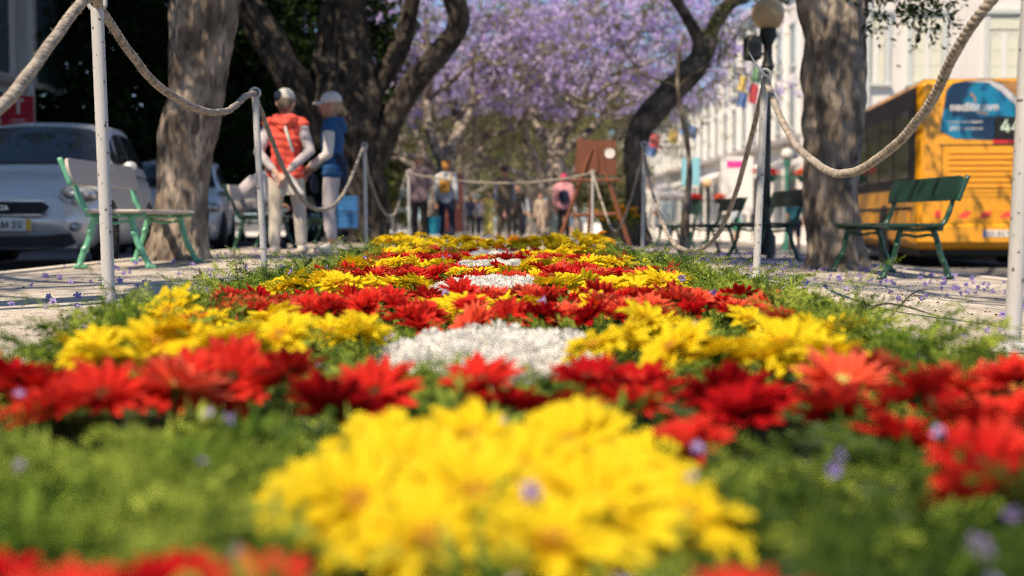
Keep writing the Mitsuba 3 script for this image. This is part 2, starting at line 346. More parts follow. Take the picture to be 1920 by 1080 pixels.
# the red sign
s = thing('shop_sign', 'red square sign with white letter on the shaded building', 'sign')
put('panel', MB().box((-9.1, 24.6, 2.38), (.62, .06, .62), .01), 'm_sign_red', s)
Rf = A3([1, 0, 0], [0, 0, -1], [0, 1, 0])
tm = meshkit.text_mesh('T', .26, .012, bold=True); put('letter', MB().mesh(tm, mat(Rf, (-9.19, 24.57, 2.36))), 'm_white', s)
tm = meshkit.text_mesh('Funchal', .055, .012); put('lettering', MB().mesh(tm, mat(Rf, (-9.22, 24.57, 2.2))), 'm_white', s)
put('bracket', MB().box((-9.42, 24.6, 2.72), (.06, .05, .1), .01), 'm_iron', s)

# ------------------------------------------------------------------ trees
rng = np.random.default_rng(7)
def bark_bump(seed, amp):
    def fn(p, th):
        q = np.stack([np.cos(th)[None] * 2.2 + p[:, None, 0] * 1.5, np.sin(th)[None] * 2.2 + p[:, None, 1] * 1.5, np.repeat(p[:, None, 2] * 1.6, len(th), 1)], -1)
        r = np.stack([np.cos(th)[None] * 7 + 0 * p[:, None, 0], np.sin(th)[None] * 7 + 0 * p[:, None, 0], np.repeat(p[:, None, 2] * 2.5, len(th), 1)], -1)
        k = np.exp(-np.clip(p[:, 2] - p[0, 2] - .1, 0, 9) / .16)[:, None] * (.0 if p[0, 2] > .3 else 1.)
        return 1 + amp * (1.5 * (meshkit.fbm(q, 3, seed) - .5) + 2.1 * (meshkit.fbm(r, 3, seed + 3) - .5)) + k * (.26 * np.abs(np.cos(2.5 * th + seed))[None] - .04 + .1 * np.cos(3 * th)[None])
    return fn

def limb(pts, n, sides, amp=.25, seed=0):
    q = spline(pts, n); return tube(q[:, :3], np.maximum(q[:, 3], .004), sides, True, bark_bump(seed, amp))

def quads(c, size, rng, aspect=.55, flat=0.):
    """one small rhombic face per centre, each folded a little, at random tilt"""
    n = len(c); d = rng.normal(size=(n, 3)); d[:, 2] *= 1 - flat; d /= np.linalg.norm(d, axis=1, keepdims=True)
    e = np.cross(d, rng.normal(size=(n, 3))); e /= np.linalg.norm(e, axis=1, keepdims=True); s = np.broadcast_to(size, (n,))[:, None] * rng.uniform(.7, 1.3, (n, 1))
    v = np.stack([c - d * s, c + e * s * aspect, c + d * s, c - e * s * aspect], 1).reshape(-1, 3)
    i = np.arange(n)[:, None] * 4
    return v, np.vstack([i + [0, 1, 2], i + [0, 2, 3]])

def clumps(tips, per, spread, rng):
    k = rng.integers(0, len(tips), per * len(tips)) if False else np.repeat(np.arange(len(tips)), per)
    return np.asarray(tips)[k] + rng.normal(size=(len(k), 3)) * np.asarray(spread)

def branching(base, top_r, start_dirs, rng, levels=3, length=2.6, up=.55):
    """limbs from a fork; returns tube pieces and the tips"""
    pieces, tips = [], []
    def grow(p, d, r, L, lev):
        q = [np.r_[p, r]]; pos = p.copy(); dd = d.copy()
        for i in range(3):
            dd = dd + rng.normal(size=3) * .22 + A3(0, 0, .05 * up); dd /= np.linalg.norm(dd); pos = pos + dd * L / 3
            q.append(np.r_[pos, r * (1 - .13 * (i + 1))])
            if lev <= 1: tips.append(pos.copy())
        pieces.append(limb(q, 8 if lev < levels else 14, 6 if lev < levels else 9, .2, int(rng.integers(99))))
        if lev == 0: tips.append(pos); return
        for k in range(2 if rng.random() < .6 else 3):
            nd = dd + rng.normal(size=3) * .55 + A3(0, 0, .12); nd /= np.linalg.norm(nd)
            grow(pos, nd, r * .62, L * rng.uniform(.62, .85), lev - 1)
    for d in start_dirs: grow(np.array(base, float), np.array(d, float) / np.linalg.norm(d), top_r, length, levels)
    return pieces, np.array(tips)

def umbrella(x, y, z, r, n, seed, drop=.07):
    q = np.random.default_rng(seed); a, rr = q.uniform(0, 2 * np.pi, n), r * np.sqrt(q.uniform(0, 1, n))
    return np.stack([x + rr * np.cos(a), y + rr * np.sin(a), z - drop * rr ** 2 + q.normal(size=n) * .5], 1)

def crown_parts(t, tips, rng, nb, nl, spread=.5, bsize=.045, lsize=.07, leaf='m_leaf', flower='m_blossom', zmin=-9, puff=.16, zflower=None):
    tips = tips[tips[:, 2] > zmin] if len(tips) else tips
    hit = np.stack([tips[:, 0] - SUN[0] / SUN[2] * tips[:, 2], tips[:, 1] - SUN[1] / SUN[2] * tips[:, 2]], 1)      # the canopy is open above part of the walk
    gap = (np.abs(hit[:, 0] - .4) < 2.4) & (((hit[:, 1] > 27) & (hit[:, 1] < 50)) | ((hit[:, 1] > 58) & (hit[:, 1] < 66))); tips = tips[~gap | (np.random.default_rng(3).random(len(tips)) < .42)]
    if nb and (zflower is None or (tips[:, 2] > zflower).any()):   # panicles: tight puffs of small flowers scattered round the tips
        tb = tips if zflower is None else tips[tips[:, 2] > zflower]; c = clumps(tb, max(1, nb // 14 // len(tb)), spread, rng); c = c[c[:, 2] > (zmin if zflower is None else zflower)]
        v, f = quads(clumps(c, 14, (puff, puff, puff * .7), rng), bsize, rng, .75); put('blossom', (v, f), flower, t)
    if nl:
        c = clumps(tips, max(1, nl // 10 // len(tips)), np.asarray(spread) * 1.15, rng); c = c[c[:, 2] > zmin - .3]
        v, f = quads(clumps(c, 10, (.16, .16, .12), rng), lsize, rng, .38); put('crown', (v, f), leaf, t)

# front left tree: one straight trunk
t = thing('jacaranda_tree', 'tree with thick straight sunlit trunk behind the left bench', 'tree', 'jacaranda trees along the promenade')
pts = A3([-2.70, 10.9, -.15, .28], [-2.69, 10.9, .12, .24], [-2.66, 10.9, .45, .215], [-2.62, 10.9, .9, .222], [-2.60, 10.9, 1.05, .245], [-2.55, 10.9, 1.25, .235], [-2.51, 10.9, 1.55, .225], [-2.47, 10.9, 2.0, .255], [-2.42, 10.9, 2.5, .25], [-2.4, 10.9, 3.1, .24])
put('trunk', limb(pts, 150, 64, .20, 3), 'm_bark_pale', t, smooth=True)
pc, tp = branching((-2.5, 10.9, 2.95), .17, [(-.5, .1, 1.4), (.5, .6, 1.3), (.4, -.6, 1.3)], np.random.default_rng(6), 3, 1.7)
mb = MB(); [mb.add(*q) for q in pc]; put('limb', mb, 'm_bark_grey', t, smooth=True)
crown_parts(t, np.vstack([tp[::6], umbrella(-4.1, 8.5, 5.0, .9, 22, 1), umbrella(-5.5, 12.5, 6.4, 1.8, 16, 6)]), np.random.default_rng(5), 1500, 7000, .35, zmin=3.9, lsize=.075)

# the next tree of the left row toward the camera, just outside the frame
t = thing('jacaranda_tree', 'tree of the left row just outside the frame whose shadow crosses the sand', 'tree', 'jacaranda trees along the promenade')
put('trunk', limb(A3([-3.05, 3.75, -.1, .25], [-3.05, 3.75, .2, .17], [-3.03, 3.76, 1.2, .15], [-2.98, 3.78, 2.4, .15], [-2.96, 3.8, 3.2, .16]), 30, 20, .2, 41), 'm_bark_grey', t, smooth=True)
pc, tp = branching((-2.96, 3.8, 3.1), .11, [(-.7, .5, 1), (.3, .7, 1), (-.4, -.8, 1)], np.random.default_rng(41), 3, 1.7)
mb = MB(); [mb.add(*q) for q in pc]; put('limb', mb, 'm_bark_grey', t, smooth=True)
crown_parts(t, np.vstack([tp[:8], umbrella(-4.8, 3.2, 5.6, 1.2, 14, 43)]), np.random.default_rng(41), 500, 2200, .3, zmin=4.4)

# front right tree
t = thing('jacaranda_tree', 'tree with forked shadow-mottled trunk beside the yellow bus', 'tree', 'jacaranda trees along the promenade')
pts = A3([3.03, 11.4, -.26, .306], [3.03, 11.4, 0, .25], [2.99, 11.4, .41, .233], [2.99, 11.4, .90, .235], [3.0, 11.4, 1.39, .245], [3.0, 11.4, 1.76, .263], [3.03, 11.4, 2.07, .233], [3.09, 11.4, 2.62, .184], [3.2, 11.45, 3.4, .17])
put('trunk', limb(pts, 150, 64, .22, 11), 'm_bark_grey', t, smooth=True)
put('limb', limb(A3([2.97, 11.4, 1.58, .147], [2.89, 11.37, 1.95, .153], [2.76, 11.3, 2.31, .135], [2.51, 11.2, 2.99, .12], [2.1, 11.1, 3.8, .11]), 34, 20, .25, 8), 'm_bark_grey', t, smooth=True)
pc, tp = branching((3.19, 11.45, 3.35), .13, [(.9, .9, 1), (.7, -.1, 1), (0, .9, 1.3)], np.random.default_rng(15), 3, 2.2)
pc2, tp2 = branching((2.1, 11.1, 3.75), .10, [(-.4, .7, 1), (-.5, -.6, 1)], np.random.default_rng(16), 3, 1.7)
mb = MB(); [mb.add(*q) for q in pc + pc2]; mb.add(*limb(A3([2.1, 11.1, 3.8, .09], [1.6, 9.8, 4.6, .07], [.7, 8, 5.4, .03]), 14, 8)); mb.add(*limb(A3([3.2, 11.4, 3.3, .1], [4.2, 14, 5.2, .08], [5.4, 17.4, 6.4, .03]), 14, 8)); put('limb', mb, 'm_bark_grey', t, smooth=True)
crown_parts(t, np.vstack([tp, tp2, umbrella(.62, 7.85, 5.5, .9, 22, 2), umbrella(5.4, 17.6, 6.7, 3.4, 34, 12)]), np.random.default_rng(15), 4000, 18000, .45, zmin=3.9, lsize=.095)
r2 = np.random.default_rng(3); hang = []
for x, z, y in ((3.5, 2.38, 11.3), (3.62, 2.24, 11.4), (3.78, 2.2, 11.5), (3.9, 2.06, 11.5), (4.0, 2.2, 11.6), (3.6, 2.42, 11.2), (3.85, 2.36, 11.4), (3.33, 2.05, 11.3), (3.36, 2.28, 11.3)):
    hang.append((x, y, z)); put('twig', tube(spline(A3([x - .3, y - .2, z + 1.1], [x - .1, y - .1, z + .5], [x, y, z - .05]), 8), [.012, .011, .01, .009, .008, .006, .004, .003], 5), 'm_bark_dark', t)
put('hanging_leaves', quads(clumps(np.array(hang), 75, (.13, .13, .11), r2), .036, r2, .42), 'm_leaf_dark', t)

# the right row's next tree toward the camera, outside the frame: its limbs reach over the walk
t = thing('jacaranda_tree', 'tree of the right row just outside the frame whose limbs shade the sand', 'tree', 'jacaranda trees along the promenade')
put('trunk', limb(A3([3.25, 2.6, -.25, .3], [3.2, 2.6, .1, .22], [3.1, 2.6, 1.4, .19], [2.9, 2.65, 2.6, .19], [2.75, 2.7, 3.3, .17]), 40, 20, .2, 51), 'm_bark_grey', t, smooth=True)
pc, tp = branching((2.75, 2.7, 3.2), .10, [(-1.2, .3, .9), (-.6, -.7, 1), (.7, .3, 1.2)], np.random.default_rng(52), 3, 1.8)
mb = MB(); [mb.add(*q) for q in pc]; put('limb', mb, 'm_bark_grey', t, smooth=True)
crown_parts(t, np.vstack([tp, umbrella(.1, 2.9, 6., 1.6, 16, 53)]), np.random.default_rng(52), 700, 2600, .35, zmin=4.2)

# big left tree with spreading dark limbs
t = thing('jacaranda_tree', 'massive dark tree with several spreading limbs behind the two women', 'tree', 'jacaranda trees along the promenade')
Yb = 23.
pts = A3([-2.25, Yb, -.25, .52], [-2.28, Yb, .2, .36], [-2.35, Yb, .9, .37], [-2.5, Yb, 1.5, .46], [-2.62, Yb, 2.1, .56], [-2.70, Yb, 2.7, .52], [-2.72, Yb, 3.3, .43], [-2.72, Yb, 4.0, .40], [-2.6, Yb, 5.2, .3], [-2.3, Yb, 6.5, .2])
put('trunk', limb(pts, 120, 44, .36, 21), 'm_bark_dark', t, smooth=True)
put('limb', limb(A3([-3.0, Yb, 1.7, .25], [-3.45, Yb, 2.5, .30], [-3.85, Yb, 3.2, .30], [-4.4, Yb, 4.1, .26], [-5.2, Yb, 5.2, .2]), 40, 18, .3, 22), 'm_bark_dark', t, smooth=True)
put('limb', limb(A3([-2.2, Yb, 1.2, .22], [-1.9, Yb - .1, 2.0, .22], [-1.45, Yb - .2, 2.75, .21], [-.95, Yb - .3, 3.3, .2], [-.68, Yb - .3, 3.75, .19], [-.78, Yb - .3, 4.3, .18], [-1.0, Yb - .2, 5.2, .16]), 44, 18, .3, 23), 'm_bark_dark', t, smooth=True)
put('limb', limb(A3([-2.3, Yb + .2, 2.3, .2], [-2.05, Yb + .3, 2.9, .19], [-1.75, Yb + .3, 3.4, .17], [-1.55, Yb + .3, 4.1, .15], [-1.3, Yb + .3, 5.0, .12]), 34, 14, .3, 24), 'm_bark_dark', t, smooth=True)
pc, tp = branching((-2.4, Yb, 6.0), .16, [(.8, .5, 1), (-.3, .9, 1), (-.8, -.3, 1), (.3, -.8, 1)], np.random.default_rng(25), 3, 2.0)
pc2, tp2 = branching((-1.0, Yb - .2, 5.1), .13, [(.9, .3, .8), (.5, -.7, 1)], np.random.default_rng(26), 3, 1.9)
pc3, tp3 = branching((-5.1, Yb, 5.1), .16, [(-.8, .2, 1), (-.4, -.8, 1)], np.random.default_rng(27), 3, 1.9)
mb = MB(); [mb.add(*q) for q in pc + pc2 + pc3]; put('limb', mb, 'm_bark_dark', t, smooth=True)
crown_parts(t, np.vstack([tp, tp2, tp3, umbrella(-3.6, 21, 7.6, 5.5, 120, 4, .05)]), np.random.default_rng(25), 14000, 44000, .55, zmin=4.6, lsize=.11)

# leaning right tree
t = thing('jacaranda_tree', 'dark curved tree leaning out to the right and forking, right of the easel', 'tree', 'jacaranda trees along the promenade')
Yb = 25.
pts = A3([2.78, Yb, -.25, .30], [2.75, Yb, .2, .21], [2.72, Yb, .9, .18], [2.70, Yb, 1.5, .20], [2.78, Yb, 2.05, .235], [3.10, Yb, 2.5, .24], [3.55, Yb, 2.98, .235], [3.92, Yb, 3.4, .23], [4.12, Yb, 3.85, .20])
put('trunk', limb(pts, 70, 26, .30, 31), 'm_bark_mid', t, smooth=True)
put('limb', limb(A3([4.0, Yb, 3.55, .15], [3.85, Yb, 4.0, .12], [3.55, Yb, 4.5, .11], [3.1, Yb, 5.4, .10]), 28, 14, .25, 32), 'm_bark_mid', t, smooth=True)
put('limb', limb(A3([4.12, Yb, 3.75, .16], [4.35, Yb, 4.3, .13], [4.75, Yb, 4.7, .12], [5.5, Yb, 5.3, .10]), 28, 14, .25, 33), 'm_bark_mid', t, smooth=True)
pc, tp = branching((3.1, Yb, 5.3), .10, [(-.8, .3, 1), (-.1, -.7, 1), (.1, .8, 1)], np.random.default_rng(35), 3, 1.7)
pc2, tp2 = branching((5.5, Yb, 5.2), .10, [(.9, .2, .8), (.4, -.7, 1), (.2, .8, .9)], np.random.default_rng(36), 3, 1.8)
mb = MB(); [mb.add(*q) for q in pc + pc2]; put('limb', mb, 'm_bark_mid', t, smooth=True)
crown_parts(t, np.vstack([tp, tp2, umbrella(2.2, 22.5, 7.6, 5, 70, 5, .05)]), np.random.default_rng(35), 14000, 26000, .6, zmin=5.2, lsize=.10)

# the rows beyond, closing over the walk
far_rows = [(-1.75, 40, [(-1.0, .1, 1.5), (.75, .1, 1.6), (-.3, .6, 1.5)]), (2.45, 40, [(-1.1, .1, 1.6), (.1, .2, 1.8), (.9, .2, 1.3)]),
            (-3.0, 53, None), (2.7, 54, None), (-2.9, 67, None), (2.8, 69, None), (-2.8, 83, None), (2.9, 86, None), (-2.8, 102, None), (2.8, 105, None), (-3, 124, None), (3, 128, None)]
for i, (x, y, dirs) in enumerate(far_rows):
    r = np.random.default_rng(100 + i); side = 'left' if x < 0 else 'right'; g = float(gz(y))
    t = thing('jacaranda_tree', f"purple flowering tree {'first' if y < 41 else 'next'} beyond the women on the {side} row" if y < 60 and x < 0 else f"distant tree in the {side} row of the shaded walk, {['third', 'fourth', 'fifth', 'sixth'][min(3, (i - 4) // 2)]} from the camera" if y > 60 else
              ('pale barked tree behind the easel with purple crown' if y < 41 else 'purple crowned tree beyond the pale barked one, right row'), 'tree', 'jacaranda trees along the promenade')
    fork = r.uniform(1.7, 2.4); lean = r.normal() * .25 - .1 * np.sign(x)
    put('trunk', limb(A3([x, y, g - .2, .34], [x, y, g + .25, .25], [x + lean * .4, y, g + fork * .55, .22], [x + lean, y, g + fork + .1, .24]), 24, 16, .3, i), 'm_bark_far', t, smooth=True)
    dirs = dirs or [(-1 + r.normal() * .2, r.normal() * .4, 1.3), (1 + r.normal() * .2, r.normal() * .4, 1.3), (r.normal() * .3, -.8, 1.4), (r.normal() * .3, .8, 1.5)]
    pc, tp = branching((x + lean, y, g + fork), .17, dirs, r, 4 if y < 90 else 3, 2.3)
    mb = MB(); [mb.add(*q) for q in pc]; put('limb', mb, 'm_bark_far', t, smooth=True)
    # the crown roofs the walk: more clump centres along an umbrella above the limbs
    n = 250 if y < 60 else 220; a, rr = r.uniform(0, 2 * np.pi, n), 6.2 * np.sqrt(r.uniform(0, 1, n))
    um = np.stack([x + rr * np.cos(a) * 1.1, y + rr * np.sin(a), g + 7.6 - .085 * rr ** 2 + r.normal(size=n) * .8], 1)
    low = um[:, 2] > 3.2
    crown_parts(t, np.vstack([tp[tp[:, 2] > 2.9], um[low]]), r, 11500 if y < 75 else 7000, 7000, .6, .07 if y < 60 else .085, .085 if y < 60 else .11, 'm_leaf_olive', zmin=3.2 if y < 60 else 2.4, puff=.13, zflower=.34 + .083 * y)
# green trees that close the walk far away and dark park trees on the left
def bushy(name, label, x, y, h, rad, zlow, n, size, leaf, seed, group=None, trunk='m_bark_dark', g=0.):
    r = np.random.default_rng(seed); t = thing(name, label, 'tree', group)
    put('trunk', limb(A3([x, y, g - .2, .3], [x + .1, y, g + 1.2, .22], [x - .1, y, g + h * .6, .14], [x, y, g + h * .85, .05]), 16, 10, .25, seed), trunk, t, smooth=True)
    m = n // 120; u = r.normal(size=(m, 3)); u /= np.linalg.norm(u, axis=1, keepdims=True); k = r.uniform(.35, 1, (m, 1)) ** .45
    c = A3(x, y, g + (h + zlow) / 2) + u * k * A3(rad, rad, (h - zlow) / 2)
    put('crown', quads(clumps(c, 120, (.42, .42, .32), r), size, r, .45), leaf, t)
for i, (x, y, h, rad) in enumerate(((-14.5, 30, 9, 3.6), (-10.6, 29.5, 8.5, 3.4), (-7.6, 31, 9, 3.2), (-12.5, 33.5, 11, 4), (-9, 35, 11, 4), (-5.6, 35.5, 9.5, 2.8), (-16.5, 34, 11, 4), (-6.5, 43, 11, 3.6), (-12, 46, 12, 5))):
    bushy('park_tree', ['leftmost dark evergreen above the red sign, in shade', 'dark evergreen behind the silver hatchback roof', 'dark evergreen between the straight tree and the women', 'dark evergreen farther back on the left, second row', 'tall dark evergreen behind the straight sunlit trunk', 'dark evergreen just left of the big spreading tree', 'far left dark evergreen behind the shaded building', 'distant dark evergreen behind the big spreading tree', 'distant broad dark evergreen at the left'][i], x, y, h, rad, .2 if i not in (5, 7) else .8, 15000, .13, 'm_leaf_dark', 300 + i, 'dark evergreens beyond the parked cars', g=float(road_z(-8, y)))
for i, (x, y, h, rad) in enumerate(((-5, 146, 17, 6), (1.5, 152, 17, 6), (6.5, 140, 16, 5), (-10.5, 132, 16, 6), (-9.5, 98, 12, 4.5), (-8.5, 76, 10, 3.5), (-8, 60, 9, 3.2), (9.5, 112, 11, 3.5))):
    bushy('leafy_tree', ['olive tree closing the far end, left of centre', 'olive tree closing the far end in the centre', 'olive tree closing the far end, right of centre', 'olive tree at the far left end of the walk', 'green tree on the left beyond the distant cars', 'olive tree on the left beyond the big spreading tree', 'small olive tree on the left behind the two walkers', 'olive tree on the right before the low white building'][i], x, y, h, rad, .6, 11000, .22, 'm_leaf_olive' if i % 3 else 'm_leaf', 330 + i, 'olive green trees at the far end', 'm_bark_far', g=float(gz(y)) - .2)
# thin young tree among the right benches
t = thing('young_tree', 'thin young tree with a slender stem between the right benches', 'tree')
put('trunk', limb(A3([2.62, 17.8, -.2, .10], [2.62, 17.8, .15, .065], [2.66, 17.8, .6, .05], [2.68, 17.8, 1.2, .042], [2.60, 17.8, 1.7, .036], [2.52, 17.8, 2.2, .03], [2.6, 17.8, 2.9, .02]), 40, 10, .3, 77), 'm_bark_grey', t, smooth=True)
r = np.random.default_rng(78); pc, tp = branching((2.53, 17.8, 2.15), .018, [(-.9, .1, .6), (.9, -.1, .5), (.3, .6, .9)], r, 2, .7)
mb = MB(); [mb.add(*q) for q in pc]; put('twig', mb, 'm_bark_dark', t)
put('crown', quads(clumps(tp, 7, (.12, .12, .08), r), .026, r, .45), 'm_leaf', t)

# ------------------------------------------------------------------ vehicles
def place(x, y, z, ang): return mat(rot(ang), (x, y, z))
def wheel(parent, x, y, r, w, M, name='wheel'):
    P = A3([0, 0, 1], [0, 1, 0], [-1, 0, 0]); Rw = mat(P, (x, y, r))
    k = put(name, MB().lathe([(r * .62, -w / 2), (r * .93, -w / 2), (r, -w * .36), (r, w * .36), (r * .93, w / 2), (r * .62, w / 2), (r * .62, -w / 2)], n=28), 'm_tyre', parent, M @ Rw, smooth=35)
    m = MB().lathe([(0, w * .2), (r * .16, w * .34), (r * .22, w * .3), (r * .55, w * .3), (r * .63, w * .44), (r * .63, -w * .44), (r * .55, -w * .3), (0, -w * .2)], n=20)
    for q in range(5):
        a = q * 2 * math.pi / 5
        for s in (-1, 1): m.box((math.cos(a) * r * .36, math.sin(a) * r * .36, s * w * .36), (r * .5, r * .12, w * .12), .01, R=rot(a))
    put('rim', m, 'm_chrome', k, M @ Rw, smooth=35)

def car(label, x, y, ang, paint, plate=None, badge=None):
    t = thing('parked_car', label, 'car', 'cars parked on the left'); L = 4.07
    M = place(x, y, float(road_z(-4, y)), ang)
    st = A3([0, .50, .36, .60], [.05, .66, .26, .68], [.18, .78, .21, .76], [.45, .86, .19, .87], [.9, .875, .19, .99], [1.6, .88, .19, 1.04], [2.6, .88, .19, 1.06], [3.5, .87, .2, 1.08], [3.93, .82, .25, 1.06], [4.07, .70, .36, .98])
    sec = A3([0, 0], [.6, .0], [.88, .03], [.96, .12], [.995, .28], [1, .5], [.985, .7], [.95, .85], [.86, .945], [.6, .985], [.3, .998], [0, 1])
    sec = np.vstack([sec, sec[-2:0:-1] * [-1, 1]]); ns = len(sec)
    ys = np.r_[np.linspace(0, .9, 16), np.linspace(1.1, 3.4, 14), np.linspace(3.55, 4.07, 9)]
    from scipy.interpolate import PchipInterpolator
    S = PchipInterpolator(st[:, 0], st[:, 1:])(ys)
    v = np.stack([S[:, None, 0] * sec[:, 0], np.repeat(ys[:, None], ns, 1) + .10 * (np.abs(sec[:, 1] - .45) ** 2)[None] * np.clip(1 - ys[:, None] / .5, 0, 1) * 3, S[:, None, 1] + (S[:, None, 2] - S[:, None, 1]) * sec[:, 1]], -1)
    v[:, :, 1] += .35 * (np.abs(v[:, :, 0]) / .88) ** 3 * np.clip(1 - ys[:, None] / .9, 0, 1)
    v = v.reshape(-1, 3); k = len(ys); i, j = np.meshgrid(np.arange(k - 1), np.arange(ns), indexing='ij')
    q = np.stack([i * ns + j, i * ns + (j + 1) % ns, (i + 1) * ns + (j + 1) % ns, (i + 1) * ns + j], -1).reshape(-1, 4)
    v = np.vstack([v, [0, 0, .5], [0, L, .7]]); e = np.arange(ns); m = k * ns
    f = np.vstack([q[:, [0, 1, 2]], q[:, [0, 2, 3]], np.stack([(e + 1) % ns, e, e * 0 + m], 1), np.stack([(k - 1) * ns + e, (k - 1) * ns + (e + 1) % ns, e * 0 + m + 1], 1)])
    put('body', (v, f), paint, t, M, smooth=40)
    zt = PchipInterpolator([.8, 1.0, 1.35, 1.75, 2.2, 2.8, 3.4, 3.75, 4.0], [.92, 1.03, 1.28, 1.50, 1.58, 1.605, 1.56, 1.42, 1.06])
    wt = PchipInterpolator([.8, 1.75, 2.6, 3.5, 4.0], [.74, .64, .64, .62, .66]); wb = PchipInterpolator([.8, 1.2, 2.6, 3.5, 4.0], [.78, .83, .84, .82, .74])
    top = lambda X, Y: zt(Y) - .07 * np.abs(X / wt(Y)) ** 3
    yy = np.linspace(.85, 3.99, 34); rows = []
    for Y in yy:
        a = np.linspace(-1, 1, 13); w, b = float(wt(Y)), float(wb(Y)); zz = max(float(zt(Y)) - .07, 1.0)
        rows.append(np.vstack([[[-b, Y, 1.0]], [[-(b * .5 + w * .5) - .015, Y, (1.0 + zz) / 2]], np.stack([a * w, a * 0 + Y, top(a * w, a * 0 + Y)], 1), [[(b * .5 + w * .5) + .015, Y, (1.0 + zz) / 2]], [[b, Y, 1.0]]]))
    g = np.array(rows); nr, nc = g.shape[:2]; i, j = np.meshgrid(np.arange(nr - 1), np.arange(nc - 1), indexing='ij'); a = i * nc + j
    put('roof', (g.reshape(-1, 3), np.stack([a, a + 1, a + nc + 1, a + nc], -1).reshape(-1, 4)), paint, t, M, smooth=35)
    def patch(name, fn, mt, nu=12, nv=8):
        U, V = np.meshgrid(np.linspace(0, 1, nu), np.linspace(0, 1, nv)); P = np.stack(fn(U, V), -1).reshape(-1, 3)
        i, j = np.meshgrid(np.arange(nv - 1), np.arange(nu - 1), indexing='ij'); a = i * nu + j
        return put(name, (P, np.stack([a, a + 1, a + nu + 1, a + nu], -1).reshape(-1, 4)), mt, t, M, smooth=True)
    def shield(y0, y1, dy):
        def fn(U, V):
            Y = y0 + (y1 - y0) * V + .10 * (2 * U - 1) ** 2 * (1 - V); X = (2 * U - 1) * (wt(Y) * .95 + .06 * (1 - V)); return X, Y + dy, top(X, Y) + .012
        return fn
    patch('windscreen', shield(1.06, 1.72, -.012), 'm_glass'); patch('rear_window', shield(3.93, 3.55, .014), 'm_glass')
    for s in (-1, 1):
        for y0, y1 in ((1.42, 2.28), (2.38, 3.15), (3.22, 3.62)):
            def fn(U, V):
                Y = y0 + (y1 - y0) * U; hi = np.minimum(zt(Y) - .13, 1.46); lo = 1.09 + .02 * U; Z = lo + np.maximum(hi - lo, .01) * V
                c = np.clip((Z - 1.0) / np.maximum(zt(Y) - .07 - 1.0, .1), 0, 1); b, w = wb(Y), wt(Y); mid = (b + w) / 2 + .015
                X = np.where(c < .5, b + (mid - b) * c * 2, mid + (w - mid) * (c * 2 - 1)) + .012; return s * X, Y, Z
            patch('side_window', fn, 'm_glass')
        mi_ = MB().sphere((s * .96, 1.42, 1.06), (.075, .045, .055), 8); mi_.tube([(s * .86, 1.42, 1.05), (s * .95, 1.42, 1.06)], .02, 6); put('mirror', mi_, paint, t, M, smooth=True)
        hl = MB().sphere((s * .64, .30, .735), (.20, .20, .095), 10); put('headlight', hl, 'm_lamp_clear', t, M @ mat(rot(0, 0, 0)), smooth=True)
        put('fog_lamp', MB().sphere((s * .62, .17, .42), (.07, .05, .05), 8), 'm_lamp_clear', t, M, smooth=True)
        put('door_handle', MB().box((s * .885, 2.15, .93), (.02, .18, .035), .008), paint, t, M)
        for yw in (.78, 3.34):
            put('wheel_arch', MB().lathe([(0, -.012), (.36, -.012), (.37, 0), (.36, .012), (0, .012)], n=30).get(), 'm_black', t, M @ mat(A3([0, 0, 1], [0, 1, 0], [-1, 0, 0]), (s * .872, yw, .33)))
            wheel(t, s * .80, yw, .31, .20, M)
    gr = MB().prism([(-.42, .61), (-.36, .545), (.36, .545), (.42, .61), (.36, .66), (-.36, .66)], .06, mat(Rf, (0, .035, 0)))
    k = put('grille', gr, 'm_black', t, M)
    gb = MB(); gb.box((0, -.035, .672), (.78, .03, .016), .005); gb.box((0, -.035, .535), (.72, .03, .016), .005); put('trim', gb, 'm_chrome', k, M)
    for z in (.575, .60, .625): put('slat', MB().box((0, -.03, z), (.74, .012, .007), .002), 'm_iron', k, M)
    put('bumper_intake', MB().prism([(-.66, .27), (-.55, .22), (.55, .22), (.66, .27), (.60, .36), (.30, .33), (-.30, .33), (-.60, .36)], .09, mat(Rf, (0, .085, 0))), 'm_black', t, M)
    put('bumper_lip', MB().box((0, .1, .225), (1.3, .14, .03), .012), paint, t, M)
    put('wiper', MB().tube([(-.55, 1.0, 1.05), (.0, .99, 1.075), (.35, 1.02, 1.075)], .009, 6), 'm_black', t, M)
    pl = put('number_plate', MB().box((0, -.03, .44), (.52, .02, .115), .004), 'm_plate', t, M)
    if plate:
        put('lettering', MB().mesh(meshkit.text_mesh(plate, .060, .003, bold=True), mat(Rf, (-.195, -.041, .41))), 'm_black', pl, M)
        put('year_band', MB().box((.237, -.035, .44), (.045, .022, .112), .003), 'm_plate_yellow', pl, M)
        put('country_band', MB().box((-.237, -.035, .44), (.045, .022, .112), .003), 'm_plate_blue', pl, M)
    if badge:
        bd = put('badge', MB().lathe([(0, 0), (.085, 0), (.09, -.008), (.085, -.016), (0, -.016)], n=28).get(), 'm_black', t, M @ mat(rot(0, -math.pi / 2), (0, -.035, .603)) @ np.diag([1, .5, 1, 1]))
        put('lettering', MB().mesh(meshkit.text_mesh(badge, .045, .004, bold=True), mat(Rf, (-.052, -.054, .582))), 'm_chrome', bd, M)
    return t
car('silver white hatchback with number plate facing the camera, behind the left bench', -4.72, 12.35, math.atan(.12), 'm_car_silver', '08 LM 22', 'KIA')
car('pale car parked behind the first one, half hidden by the straight tree', -5.2, 20.2, math.atan(.15), 'm_car_silver', '41 QT 07')
car('dark blue car in the shade beyond the big spreading tree', -4.1, 33, math.atan(.05), 'm_car_blue')

